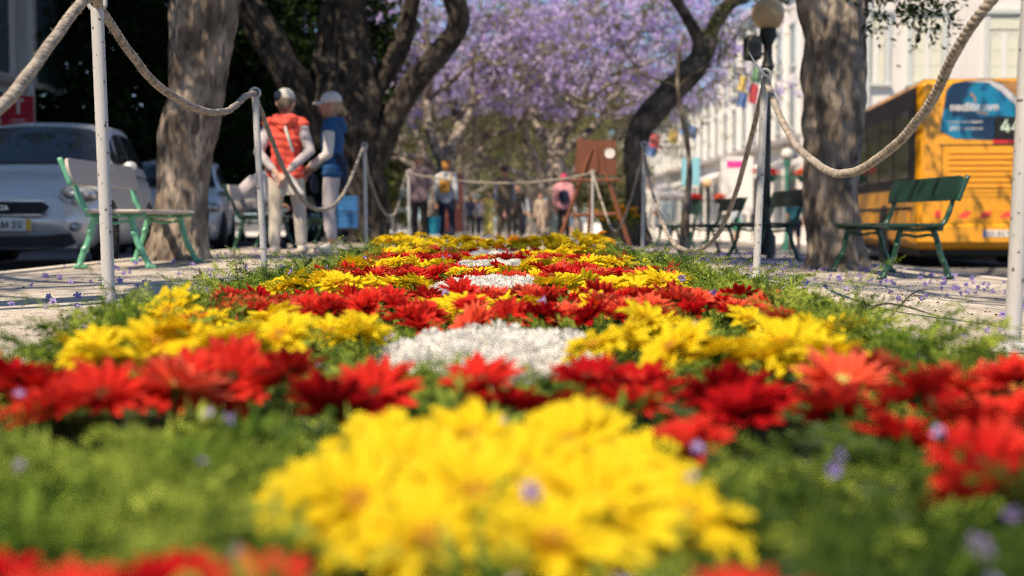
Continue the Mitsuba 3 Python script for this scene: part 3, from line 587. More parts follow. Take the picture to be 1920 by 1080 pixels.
def bus(x, y, ang):
    t = thing('city_bus', 'yellow city bus seen from behind with a blue advertisement on its rear window', 'bus')
    g = -0.42 + float(gz(y)); M = place(x, y, g, ang); W, L, H = 2.5, 11.6, 3.18
    put('body', MB().box((W / 2, L / 2, .32 + (H - .32) / 2), (W, L, H - .32), .11), 'm_bus_yellow', t, M, smooth=50)
    put('chassis', MB().box((W / 2, L / 2, .40), (W - .24, L - .5, .42), .04), 'm_black', t, M)
    # left side: dark glass band, pillars, panes
    put('glass_band', MB().box((-.006, L / 2 + .02, 2.22), (.03, L - .30, 1.68), .01), 'm_black', t, M)
    for i, yy in enumerate(np.arange(.55, 10.6, 1.45)):
        put('side_window', MB().box((-.024, yy + .66, 2.12), (.02, 1.28, 1.16), .03), 'm_glass', t, M)
    put('skirt_line', MB().box((-.01, L / 2, 1.02), (.03, L - .8, .05), .01), 'm_black', t, M)
    for i, yy in enumerate((.7, 1.75, 4.4, 6.2, 8.)): put('side_hatch', MB().box((-.006, yy + .35, .72), (.02, .82, .52), .015), 'm_bus_orange' if i % 2 else 'm_bus_yellow', t, M)
    # rear face
    P = mat(Rf)
    def face(name, poly, d, mt, parent=t, off=0.): return put(name, MB().prism(poly, d, mat(Rf, (0, -off, 0))), mt, parent, M)
    z = lambda v: v - g
    win = face('rear_window', [(.36, z(1.83)), (.60, z(1.70)), (1.2, z(1.67)), (2.10, z(1.67)), (2.17, z(1.9)), (2.15, z(2.63)), (.78, z(2.66)), (.56, z(2.62)), (.45, z(2.5))], .012, 'm_ad_blue')
    face('swoosh', [(.74, z(2.64)), (.92, z(2.68)), (1.12, z(2.62)), (1.35, z(2.45)), (1.62, z(2.20)), (1.9, z(2.0)), (2.14, z(1.86)), (2.14, z(1.95)), (1.9, z(2.1)), (1.60, z(2.34)), (1.35, z(2.58)), (1.15, z(2.66))], .008, 'm_ad_swoosh', win, .012)
    face('brown_corner', [(1.17, z(2.655)), (1.36, z(2.59)), (1.61, z(2.35)), (1.91, z(2.11)), (2.145, z(1.96)), (2.145, z(2.63))], .006, 'm_ad_brown', win, .012)
    def text(s, h, X, Z, mt, off=.02): return put('lettering', MB().mesh(meshkit.text_mesh(s, h, .004, bold=True), mat(Rf, (X, -off, z(Z)))), mt, win, M)
    text('sedibrave', .125, .50, 2.16, 'm_white', .014); text('transportes e viagens', .04, .48, 1.955, 'm_ad_swoosh', .014); text('291', .07, .50, 1.83, 'm_white', .014); text('reservas.com', .04, .70, 1.845, 'm_ad_swoosh', .014)
    face('orange_stroke', [(.95, z(2.12)), (1.12, z(2.09)), (1.14, z(2.11)), (.97, z(2.14))], .005, 'm_ad_brown', win, .013)
    face('orange_arc', [(.83, z(2.44)), (.9, z(2.36)), (.92, z(2.26)), (.935, z(2.26)), (.92, z(2.38)), (.85, z(2.46))], .005, 'm_ad_brown', win, .013)
    d = face('route_display', [(1.24, z(1.69)), (1.74, z(1.69)), (1.74, z(2.05)), (1.24, z(2.05))], .03, 'm_black', t, .012)
    put('digits', MB().mesh(meshkit.text_mesh('44', .20, .004, bold=True), mat(Rf, (1.31, -.044, z(1.80)))), 'm_mint', d, M)
    face('brake_strip', [(1.22, z(1.615)), (1.9, z(1.615)), (1.9, z(1.675)), (1.22, z(1.675))], .02, 'm_red')
    put('crease', MB().box((1.3, .0, z(1.585)), (1.9, .02, .025), .006), 'm_black', t, M)
    for X in (.40, 2.10): put('panel_seam', MB().box((X, .001, z(1.05)), (.012, .008, 1.1), .002), 'm_black', t, M)
    put('panel_seam', MB().box((1.25, .001, z(.72)), (2.3, .008, .012), .002), 'm_black', t, M)
    put('panel_seam', MB().box((1.25, .001, z(.28)), (2.4, .008, .012), .002), 'm_black', t, M)
    en = put('engine_cover', MB().box((1.25, -.004, z(1.17)), (1.62, .02, .76), .02), 'm_bus_yellow', t, M)
    for k in range(7): put('slat', MB().box((1.25, -.018, z(.88) + k * .095), (1.5, .03, .05), .012, R=rot(0, .5)), 'm_bus_orange', en, M)
    for X in (.17, 2.33):
        for Z, mt in ((1.13, 'm_amber'), (.67, 'm_sign_red'), (.52, 'm_ad_swoosh')):
            put('tail_lamp', MB().lathe([(0, -.02), (.055, -.018), (.07, 0), (.07, .01)], n=18).get(), mt if mt != 'm_ad_swoosh' else 'm_grey_window', t, M @ mat(rot(0, math.pi / 2), (X, 0, z(Z))), smooth=35)
    put('round_mark', MB().lathe([(0, -.012), (.12, -.012), (.125, 0)], n=24).get(), 'm_white', t, M @ mat(rot(0, math.pi / 2), (.43, 0, z(.60))))
    for k in range(6):
        X = .33 + k * .34; face('reflector_stripe', [(X, z(.37)), (X + .15, z(.37)), (X + .24, z(.48)), (X + .09, z(.48))] if k else [(.30, z(.37)), (.40, z(.37)), (.40, z(.50)), (.30, z(.50))], .006, 'm_red_reflector')
    put('bumper', MB().box((1.25, .03, z(.10)), (2.46, .16, .36), .05), 'm_bus_yellow', t, M)
    pl = put('number_plate', MB().box((1.33, -.056, z(.11)), (.52, .015, .115), .004), 'm_plate', t, M)
    put('country_band', MB().box((1.095, -.06, z(.11)), (.045, .016, .112), .003), 'm_plate_blue', pl, M)
    put('lettering', MB().mesh(meshkit.text_mesh('65 AU 90', .07, .003, bold=True), mat(Rf, (1.14, -.064, z(.078)))), 'm_black', pl, M)
    for X in (.22, W - .22):
        for yy in (3.0, 8.7): wheel(t, X, yy, .48, .30, M)
    for yy in (3.0, 8.7): put('wheel_arch', MB().lathe([(0, -.01), (.60, -.01), (.60, .02), (0, .02)], n=30).get(), 'm_black', t, M @ mat(A3([0, 0, 1], [0, 1, 0], [-1, 0, 0]), (-.002, yy, .5)))
bus(7.08, 21.5, -.12)

# ------------------------------------------------------------------ benches
def bench(label, x, y0, side, wood=('m_bench_plank', 'm_bench_plank'), iron='m_bench_green', L=1.62):
    """side = +1: stands on the left of the walk and faces right; -1 the other way; y0 its near end"""
    t = thing('park_bench', label, 'bench', 'green park benches along the walk')
    M = mat(np.diag([side, 1., 1.]), (x, y0, float(pz(x, y0 + .8))))
    if side < 0: M = mat(rot(math.pi), (x, y0 + L, float(pz(x - .3, y0 + .8))))
    M = M @ np.diag([1., 1., .875, 1.])
    knob = lambda p, th: 1 + .75 * np.clip(np.sin(np.linspace(0, 19, len(p)) + 1.)[:, None] * (.6 + .4 * np.cos(2 * th + 1)[None]), 0, 1) ** 2 + .10 * np.cos(3 * th)[None]
    for e in (.12, L - .12):
        put('leg', MB().tube(spline(A3([.04, e, .005], [.06, e, .10], [.11, e, .24], [.13, e, .34], [.16, e, .415]), 40), np.linspace(.022, .021, 40), 10, True, knob), iron, t, M, smooth=True)
        put('foot', MB().tube([(.0, e, .012), (.04, e, .02), (.09, e, .012)], [.016, .026, .016], 8), iron, t, M, smooth=True)
        put('leg', MB().tube(spline(A3([.53, e, .005], [.49, e, .10], [.44, e, .22], [.42, e, .32], [.40, e, .415]), 40), np.linspace(.022, .021, 40), 10, True, knob), iron, t, M, smooth=True)
        put('foot', MB().tube([(.50, e - .0, .012), (.53, e, .02), (.57, e, .012)], [.016, .026, .016], 8), iron, t, M, smooth=True)
        put('brace', MB().tube(spline(A3([.13, e, .33], [.2, e, .375], [.28, e, .36], [.36, e, .375], [.43, e, .33]), 14), .013, 7), iron, t, M, smooth=True)
        put('seat_rail', MB().tube([(.09, e, .425), (.3, e, .418), (.5, e, .43)], .017, 8), iron, t, M, smooth=True)
        put('back_support', MB().tube(spline(A3([.13, e, .43], [.07, e, .50], [.035, e, .60], [.0, e, .72], [-.05, e, .84]), 16), np.linspace(.022, .015, 16), 8, True, knob), iron, t, M, smooth=True)
    for k in range(2): put('seat_plank', MB().box((.215 + k * .19, L / 2, .455), (.18, L, .032), .012), wood[0], t, M)
    # one wide backrest plank with rounded ends, leaning back
    a = np.linspace(-math.pi / 2, math.pi / 2, 9); h, rr = .105, .06
    poly = [(L - rr + rr * math.cos(q), h * math.sin(q)) for q in a] + [(rr - rr * math.cos(q), -h * math.sin(q)) for q in a]
    Rb = A3([0, 0, 1], [1, 0, 0], [0, 1, 0]) ; tilt = rot(0, 0, -.24)
    put('backrest', MB().prism(poly, .026, mat(tilt @ Rb, (-.002, 0, .765))), wood[1], t, M)
    for e in (.012, L - .012): put('end_cap', MB().tube(spline(A3([.02, e, .66], [-.012, e, .76], [-.05, e, .87]), 8), .02, 8), iron, t, M, smooth=True)
    return t
bench('green iron bench with pale seat and grey back, before the silver hatchback', -2.93, 8.8, 1, ('m_bench_wood', 'm_bench_wood'), 'm_bench_light')
bench('dark bench on the left on which a person sits bent over', -3.1, 14.9, 1, ('m_bench_plank', 'm_bench_wood'))
bench('dark bench beyond the two women, under the big spreading tree', -3.0, 19.5, 1)
bench('nearest dark green bench on the right, before the forked trunk and the bus', 3.37, 9.25, -1)
bench('dark green bench just beyond the forked trunk, behind the second right post', 3.22, 13.3, -1)
bench('third green bench on the right, beside the thin young tree', 3.22, 16.7, -1)
bench('fourth green bench on the right, farthest one before the curved tree', 3.22, 20.3, -1)

# ------------------------------------------------------------------ lamps, flags, easel and other street furniture
def lamp(label, x, y, zg, zgl, r, globe, iron, baskets=False, finial=False):
    t = thing('street_lamp', label, 'street lamp', 'globe street lamps')
    put('post', MB().lathe([(.11, zg), (.11, zg + .2), (.07, zg + .26), (.048, zg + .42), (.042, zgl - r - .45), (.075, zgl - r - .40), (.05, zgl - r - .3), (.05, zgl - r - .16), (.10, zgl - r - .06), (.09, zgl - r + .03), (0, zgl - r + .03)], (x, y, 0), 18), iron, t, smooth=35)
    put('globe', MB().sphere((x, y, zgl), r, 18), globe, t, smooth=True)
    if finial: put('finial', MB().lathe([(r * .45, zgl + r * .86), (r * .3, zgl + r * 1.15), (r * .2, zgl + r * 1.25), (r * .14, zgl + r * 1.6), (0, zgl + r * 1.7)], (x, y, 0), 14), globe, t, smooth=40)
    if baskets:
        zb = zgl - r - .42; put('cross_arm', MB().box((x, y, zb - .05), (1.3, .05, .05), .01), iron, t)
        rr = np.random.default_rng(int(y))
        for s in (-1, 1):
            k = put('flower_basket', MB().lathe([(0, -.2), (.14, -.16), (.24, -.02), (.26, .02), (.22, .03), (0, .02)], (x + s * .5, y, zb), 14), iron, t, smooth=40)
            put('blooms', quads(A3(x + s * .5, y, zb + .1) + rr.normal(size=(160, 3)) * (.13, .13, .05), .05, rr, .7), 'm_petal_red' if s < 0 else 'm_petal_coral', k, kind='stuff')
    return t
lamp('street lamp with cream globe on a dark post beside the forked tree', 3.0, 14.2, -.05, 2.60, .18, 'm_globe', 'm_iron')
sp = thing('loudspeaker', 'small dark loudspeaker box fixed to the cream globe lamp post', 'loudspeaker')
put('box', MB().box((2.82, 14.15, 2.22), (.17, .16, .26), .02, R=rot(.3, -.2, .12)), 'm_iron', sp); put('bracket', MB().tube([(2.84, 14.15, 2.2), (2.98, 14.2, 2.15)], .014, 6), 'm_iron', sp)
put('grille', MB().box((2.80, 14.06, 2.20), (.13, .02, .2), .008, R=rot(.3, -.2, .12)), 'm_black', sp)
lamp('teal lamp with white globe and two red flower baskets across the right road', 7.95, 35, -.5, 2.12, .17, 'm_globe_white', 'm_teal', True)
lamp('farther lamp with cream globe and flower baskets along the right pavement', 8.25, 50, -.7, 1.75, .19, 'm_globe', 'm_iron', True)
lamp('pale globe lamp with pointed finial behind the silver hatchback', -8.7, 30, -.25, 2.45, .17, 'm_globe_white', 'm_iron', False, True)
lamp('pale globe lamp in the dark behind the seated person', -7.5, 38, -.3, 2.1, .17, 'm_globe_white', 'm_iron', False, True)

def flag(label, x, y, z, w, h, mt, ang, pole=True):
    t = thing('flag', label, 'flag', 'small coloured flags')
    U, V = np.meshgrid(np.linspace(0, 1, 9), np.linspace(0, 1, 7)); X = (U - .5) * w; Y = .06 * np.sin(U * 7 + V * 2) * w * 2; Z = -V * h - .1 * U * h
    i, j = np.meshgrid(np.arange(6), np.arange(8), indexing='ij'); a = i * 9 + j
    put('cloth', (np.stack([X, Y, Z], -1).reshape(-1, 3), np.stack([a, a + 1, a + 10, a + 9], -1).reshape(-1, 4)), mt, t, mat(rot(ang, 0, .15), (x, y, z)), smooth=True)
    put('pole', MB().tube([(x - w * .52, y, z - h * 1.1), (x - w * .5, y, z + .2)], .015, 6), 'm_iron', t)
for lab, x, z, w, h, mt, a in (('yellow flag left of the lamp post', 6.55, 4.15, .30, .5, 'm_flag_yellow', .2), ('red flag hanging lowest beside the lamp post', 6.85, 3.95, .30, .62, 'm_flag_red', -.3), ('blue flag below the yellow one', 6.55, 3.7, .34, .45, 'm_flag_blue', .1), ('green flag nearest the lamp post', 6.95, 4.35, .4, .45, 'm_flag_green', .3)):
    flag(lab + ', hung in front of the white facade', x, 34, z, w * .75, h * .8, mt, a)
for lab, x, z, mt in (('blue flag above the thin young tree', 8.9, 4.95, 'm_flag_blue'), ('second blue flag beside the thin young tree', 9.25, 4.75, 'm_flag_blue'), ('red flag right of the curved tree', 7.5, 4.35, 'm_flag_red'), ('small blue flag under the red one by the curved tree', 7.35, 3.95, 'm_flag_blue'), ('yellow flag between the curved tree and young tree', 8.35, 4.55, 'm_flag_yellow')):
    flag(lab, x, 60, z, .5, .62, mt, .3)

# wooden easel
e = thing('easel', 'brown wooden easel with a board bearing a white round emblem', 'easel'); Ye = 19.6; ze = float(gz(Ye))
bp = lambda name, a, b, s, m='m_easel': put(name, MB().tube(np.linspace(a, b, 3), s, 4), m, e)
put('board', MB().prism([(-.35, 1.1), (.28, 1.06), (.30, 1.12), (.28, 1.60), (.0, 1.585), (-.30, 1.62)], .03, mat(rot(.05) @ Rf, (1.54, Ye - .03, ze))), 'm_easel', e)
put('ridge', MB().prism([(-.06, 1.1), (.05, 1.1), (.02, 1.5), (-.01, 1.5)], .03, mat(rot(.05) @ Rf, (1.51, Ye - .065, ze))), 'm_easel', e)
put('emblem', MB().lathe([(0, -.012), (.075, -.012), (.08, 0)], n=24).get(), 'm_white', e, mat(rot(0, math.pi / 2), (1.73, Ye - .068, ze + 1.40)))
bp('leg', (1.46, Ye - .06, ze + 1.45), (.93, Ye - .2, ze), .032); bp('leg', (1.56, Ye - .06, ze + 1.45), (2.02, Ye - .3, ze), .032); bp('leg', (1.5, Ye + .03, ze + 1.5), (1.45, Ye + .6, ze), .03)
bp('crossbar', (1.14, Ye - .14, ze + .45), (1.84, Ye - .18, ze + .47), .03); bp('tray', (1.1, Ye - .2, ze + .98), (1.9, Ye - .2, ze + .98), .022)
pl = thing('planter', 'dark round planter with orange flowers behind the easel', 'planter')
put('pot', MB().lathe([(0, 0), (.26, 0), (.36, .38), (.39, .42), (.34, .42), (.3, .36), (0, .36)], (2.35, 24.5, float(gz(24.5))), 20), 'm_pot', pl, smooth=35)
rr = np.random.default_rng(5); put('foliage', quads(A3(2.35, 24.5, .38) + rr.normal(size=(500, 3)) * (.2, .2, .09), .06, rr, .4), 'm_fern_dark', pl, kind='stuff'); put('blooms', quads(A3(2.35, 24.5, .46) + rr.normal(size=(200, 3)) * (.2, .2, .08), .05, rr, .7), 'm_petal_orange', pl, kind='stuff')
# coloured display panel, bucket and crates near the walkers
p = thing('display_panel', 'coral and grey upright display panel behind the walker with the mustard bag', 'display panel'); g = float(gz(29))
put('panel', MB().box((-.98, 29, g + .85), (.5, .05, 1.3), .01), 'm_panel_coral', p); put('top_band', MB().box((-1.13, 28.97, g + 1.3), (.14, .03, .36), .01), 'm_flag_yellow', p); put('frame', MB().box((-.72, 29, g + .8), (.05, .07, 1.55), .01), 'm_ad_swoosh', p); put('frame', MB().box((-1.25, 29, g + .8), (.05, .07, 1.55), .01), 'm_ad_swoosh', p)
k = thing('bucket', 'bright cyan bucket standing on the walk by the display panel', 'bucket'); put('shell', MB().lathe([(0, 0), (.12, 0), (.16, .36), (.15, .36), (.115, .02)], (-1.28, 26.2, float(gz(26.2)) + .14), 18), 'm_bucket', k, smooth=35); put('stand', MB().box((-1.28, 26.2, float(gz(26.2)) + .07), (.3, .3, .14), .01), 'm_white', k)
for lab, zz, yy in (('lower bright blue crate on the bench behind the woman in the blue vest', .33, 20.), ('upper bright blue crate stacked behind the woman in the blue vest', .585, 20.)):
    k = thing('crate', lab, 'crate', 'blue crates'); m = MB(); x = -2.30
    for s in (-1, 1): m.box((x + s * .14, yy, zz), (.02, .3, .24), .006); m.box((x, yy + s * .14, zz), (.26, .02, .24), .006)
    m.box((x, yy, zz - .11), (.26, .26, .02), .005); put('box', m, 'm_crate_blue', k); put('rim', MB().box((x, yy - .155, zz + .1), (.31, .012, .04), .004), 'm_crate_blue', k); put('rim', MB().box((x, yy - .155, zz - .1), (.31, .012, .03), .004), 'm_crate_blue', k)
st = thing('table', 'low folding table carrying two blue crates by the big tree', 'table')
put('top', MB().box((-2.3, 20, .19), (.7, .42, .03), .006), 'm_iron', st)
for a in (-1, 1):
    for b_ in (-1, 1): put('leg', MB().tube([(-2.3 + a * .3, 20 + b_ * .17, -.05), (-2.3 + a * .3, 20 + b_ * .17, .18)], .014, 6), 'm_iron', st)
for lab, x, y, z, w, h, mt in (('light cyan banner hung on the white facade', 12.0, 79, 3.3, 1.1, 1.7, 'm_banner_cyan'), ('tall white poster with pink heading on the pavement', 10.9, 58, 1.9, 1.5, 2.6, 'm_white')):
    k = thing('banner', lab, 'banner'); put('sheet', MB().box((x, y, z), (w, .05, h), .01), mt, k)
    for s in (-1, 1): put('post', MB().tube([(x + s * w / 2, y + .05, -.8), (x + s * w / 2, y + .05, z + h / 2)], .035, 6), 'm_iron', k)
    if mt == 'm_white': put('heading', MB().box((x - .1, y - .04, z + .95), (.7, .04, .3), .01), 'm_banner_pink', k)
k = thing('parasol', 'grey cafe parasol on the right pavement beyond the curved tree', 'parasol'); zp = float(road_z(9, 62)) + .13
put('pole', MB().tube([(7.9, 62, zp), (7.9, 62, zp + 2.7)], .03, 8), 'm_iron', k)
for q in range(8):
    a, b_ = q * math.pi / 4, (q + 1) * math.pi / 4; c = A3(7.9, 62, zp + 2.75); o = lambda w: A3(7.9 + 1.6 * math.cos(w), 62 + 1.6 * math.sin(w), zp + 2.15); dn = A3(0, 0, -.18)
    put('canopy', (np.array([c, o(a), o(b_), o(a) + dn, o(b_) + dn]), np.array([[0, 1, 2], [1, 3, 4], [1, 4, 2]])), 'm_awning', k)

# ------------------------------------------------------------------ posts and ropes round the carpet
posts = dict(a=(-1.22, 1.55, 0, 0), b=(-1.265, 4.2, -.025, 0), c=(-1.29, 7.16, -.045, 0), d=(-1.24, 12.24, -.01, 0), e=(-1.22, 18.08, -.01, 0),
             f=(1.33, 3.27, .03, 0), g=(1.27, 6.24, .035, 0), h=(1.38, 12.04, .01, 0), i=(1.36, 18.06, 0, 0))
plab = dict(a='near left rope post outside the picture', b='thick looking white rope post on the left, nearest one, before the car', c='second white rope post on the left, before the woman in red', d='third white rope post on the left, right of the woman in the blue vest', e='left rope post at the far end of the carpet',
            f='white rope post at the right edge, nearest on the right', g='second white rope post on the right with a loose tie on its ring', h='third white rope post on the right, before the curved tree', i='right rope post at the far end, in front of the easel')
for q, (x, y, lean, _) in posts.items():
    if q == 'a': continue
    t = thing('rope_post', plab[q], 'post', 'white rope posts'); z = float(gz(y)); h = 1.02
    put('tube', MB().tube([(x, y, z), (x + lean * .5, y, z + h * .5), (x + lean, y, z + h)], .0205 if q in 'bf' else .0185, 16), 'm_post', t, smooth=50)
    a = np.linspace(0, 2 * np.pi, 22)
    put('ring', MB().tube(np.stack([x + lean + .027 * np.cos(a), y + 0 * a, z + h + .022 + .027 * np.sin(a)], 1), .0075, 8, False), 'm_post', t, smooth=True)
    put('base_plate', MB().lathe([(0, .02), (.05, .02), (.06, .012), (.062, 0), (0, 0)], (x, y, z + .004), 20), 'm_post', t, smooth=35)
    if q == 'g': put('cable_tie', MB().tube(spline(A3([x + lean, y - .02, z + h + .01], [x + lean - .05, y - .03, z + h + .07], [x + lean - .085, y - .03, z + h + .13]), 8), [.006, .006, .005, .005, .004, .004, .003, .002], 6), 'm_white', t, smooth=True)
ropes = [('rope at the far left edge rising to the nearest left post', [(-1.2, 1.9, .30), (-1.2, 2.5, .40), (-1.19, 3.1, .605), (-1.2, 3.4, .755), (-1.22, 3.8, .965), (-1.285, 4.2, 1.03)], .0150),
 ('rope between the first and second left posts', [(-1.285, 4.2, 1.03), (-1.255, 4.45, .91), (-1.24, 5.0, .81), (-1.22, 5.5, .80), (-1.26, 6.2, .88), (-1.335, 7.16, 1.04)], .0150),
 ('low sagging rope before the two women', [(-1.335, 7.16, 1.03), (-1.32, 7.8, .73), (-1.29, 8.4, .50), (-1.24, 9.3, .413), (-1.22, 10.5, .60), (-1.25, 12.24, 1.04)], .0140),
 ('rope between the third and far left posts', [(-1.25, 12.24, 1.04), (-1.25, 14, .468), (-1.22, 15, .377), (-1.23, 16.5, .627), (-1.23, 18.08, 1.02)], .0140),
 ('rope across the far end of the carpet', [(-1.23, 18.08, 1.0), (-.67, 18.07, .90), (0, 18.05, .855), (.75, 18.05, .89), (1.36, 18.06, 1.0)], .0155),
 ('rope below the easel on the far right', [(1.36, 18.06, .99), (1.33, 17, .80), (1.33, 15.6, .43), (1.33, 14.3, .215), (1.34, 13.2, .395), (1.39, 12.04, 1.02)], .0140),
 ('rope sagging to the ground between two right posts', [(1.39, 12.04, 1.02), (1.35, 11.4, .74), (1.33, 10.6, .46), (1.29, 9.5, .21), (1.28, 8.4, .137), (1.316, 7.6, .25), (1.33, 6.8, .685), (1.31, 6.24, 1.03)], .0140),
 ('heavy twisted rope before the bus', [(1.31, 6.24, 1.03), (1.285, 5.9, .86), (1.28, 5.5, .67), (1.27, 5.0, .548), (1.25, 4.6, .507), (1.26, 4.2, .544), (1.28, 3.75, .701), (1.30, 3.35, .92), (1.36, 3.27, .98)], .0150)]
for k, (lab, pts, r) in enumerate(ropes):
    t = thing('rope', lab, 'rope', 'ropes strung between the posts')
    L = np.linalg.norm(np.diff(np.array(pts), axis=0), axis=1).sum(); n = int(L / (.0042 if k in (0, 1, 7) else .009)); cs = spline(pts, n)
    s = np.linspace(0, L, n)[:, None]; pitch = .066 if k in (0, 1, 7) else .09
    wob = meshkit.noise(np.stack([s[:, 0] * 9, s[:, 0] * 0 + k, s[:, 0] * 0], -1))
    cs[:, 2] += .006 * (wob - .5); 
    put('strand', MB().tube(cs, r * .90, 14, True, lambda p, th: 1 + .32 * np.abs(np.cos(1.5 * th[None] - np.pi * 3 * s / pitch)) - .17 + .05 * meshkit.noise(np.stack([s * 300 + 0 * th, th[None] * 3 + 0 * s, 0 * s + 0 * th], -1))), 'm_rope', t, smooth=True)
    rr = np.random.default_rng(k)  # frayed fibres
    m = MB()
    for q in rr.integers(2, n - 2, 60 if k in (0, 1, 7) else 20):
        d = rr.normal(size=3); d /= np.linalg.norm(d); m.tube([cs[q], cs[q] + d * r * 1.15 + (cs[q + 1] - cs[q]) * .5, cs[q] + d * r * 1.6 + (cs[q + 1] - cs[q]) * 1.5], [.0012, .001, .0005], 3, False)
    put('loose_fibres', m, 'm_rope', t); labels[f'{t}__loose_fibres'] = {'kind': 'stuff'}

# ------------------------------------------------------------------ people
RAD = dict(pelL=.052, pelR=.052, waiL=.047, waiR=.047, cheL=.055, cheR=.055, shoL=.034, shoR=.034, nek=.031, nk2=.030, elbL=.0245, elbR=.0245, wriL=.0165, wriR=.0165, hipL=.05, hipR=.05, kneL=.034, kneR=.034, ankL=.022, ankR=.022, toeL=.017, toeR=.017, heeL=.02, heeR=.02)
def skeleton(pose):
    J = dict(pelL=(-.035, 0, .53), pelR=(.035, 0, .53), waiL=(-.028, .004, .62), waiR=(.028, .004, .62), cheL=(-.042, 0, .725), cheR=(.042, 0, .725), shoL=(-.098, 0, .80), shoR=(.098, 0, .80), nek=(0, -.005, .825), nk2=(0, .004, .87), hed=(0, .012, .935),
             elbL=(-.125, -.02, .635), elbR=(.125, -.02, .635), wriL=(-.13, .03, .50), wriR=(.13, .03, .50), hipL=(-.048, 0, .51), hipR=(.048, 0, .51), kneL=(-.055, .012, .275), kneR=(.055, .012, .275), ankL=(-.06, -.01, .05), ankR=(.06, -.01, .05))
    J.update(pose); J = {k: A3(*v) for k, v in J.items()}
    for s in 'LR':
        if 'toe' + s not in J: J['toe' + s] = J['ank' + s] + A3(0, .085, -.031)
        if 'hee' + s not in J: J['hee' + s] = J['ank' + s] + A3(0, -.022, -.028)
    return J
TORSO = [('pelL', 'pelR', 'waiL', 'waiR'), ('waiL', 'waiR', 'cheL', 'cheR'), ('cheL', 'cheR', 'shoL', 'shoR', 'nek')]
ARM = lambda s: [('cheL' if s == 'L' else 'cheR', 'sho' + s), ('sho' + s, 'elb' + s), ('elb' + s, 'wri' + s)]
LEG = lambda s: [('pel' + s, 'hip' + s), ('hip' + s, 'kne' + s), ('kne' + s, 'ank' + s)]
FOOT = lambda s: [('ank' + s, 'hee' + s, 'toe' + s)]
def ball(p, r, seg=12):
    return m3.Manifold.sphere(float(r), seg).translate([float(x) for x in p])
def hull(pr, seg=12): return m3.Manifold.batch_hull([ball(p, r, seg) for p, r in pr])
def melt(parts, edge, smooth=8):
    m = m3.Manifold.batch_boolean(parts, m3.OpType.Add).refine_to_length(edge).to_mesh()
    tm = trimesh.Trimesh(np.array(m.vert_properties[:, :3]), np.array(m.tri_verts), process=True)
    trimesh.smoothing.filter_taubin(tm, iterations=smooth); return tm
def hand(J, s, H, curl, seg=8):
    """palm, four fingers of unequal length and a thumb leaving the side of the palm"""
    w = J['wri' + s] * H; d = J['wri' + s] - J['elb' + s]; d /= np.linalg.norm(d); sg = -1 if s == 'L' else 1
    side = np.cross(d, A3(0, 0, 1) if abs(d[2]) < .8 else A3(0, 1, 0)); side /= np.linalg.norm(side); nrm = np.cross(side, d)
    if s == 'L': side = -side
    if nrm[2] > 0 or abs(d[2]) > .8 and nrm @ A3(-sg, 0, 0) < 0: nrm = -nrm
    h = H * .105; kn = [w + d * h * .52 + side * h * q for q in (-.19, -.065, .065, .18)]
    out = [hull([(w, h * .13), (kn[0], h * .095), (kn[1], h * .1)], seg), hull([(w, h * .13), (kn[2], h * .1), (kn[3], h * .09), (kn[1], h * .1)], seg)]
    for q, (k, L) in enumerate(zip(kn, (.40, .46, .43, .33))):
        d1 = d * math.cos(curl) + nrm * math.sin(curl); d2 = d * math.cos(curl * 2.2) + nrm * math.sin(curl * 2.2)
        a = k + d1 * h * L * .55; b = a + d2 * h * L * .5; out += [hull([(k, h * .078), (a, h * .068)], seg), hull([(a, h * .068), (b, h * .055)], seg)]
    t0 = w + d * h * .16 - side * h * .14; t1 = t0 + (d * .75 - side * .6 + nrm * .25) * h * .26; t2 = t1 + (d * .95 - side * .15 + nrm * .2) * h * .24
    return out + [hull([(t0, h * .09), (t1, h * .078)], seg), hull([(t1, h * .078), (t2, h * .06)], seg)]

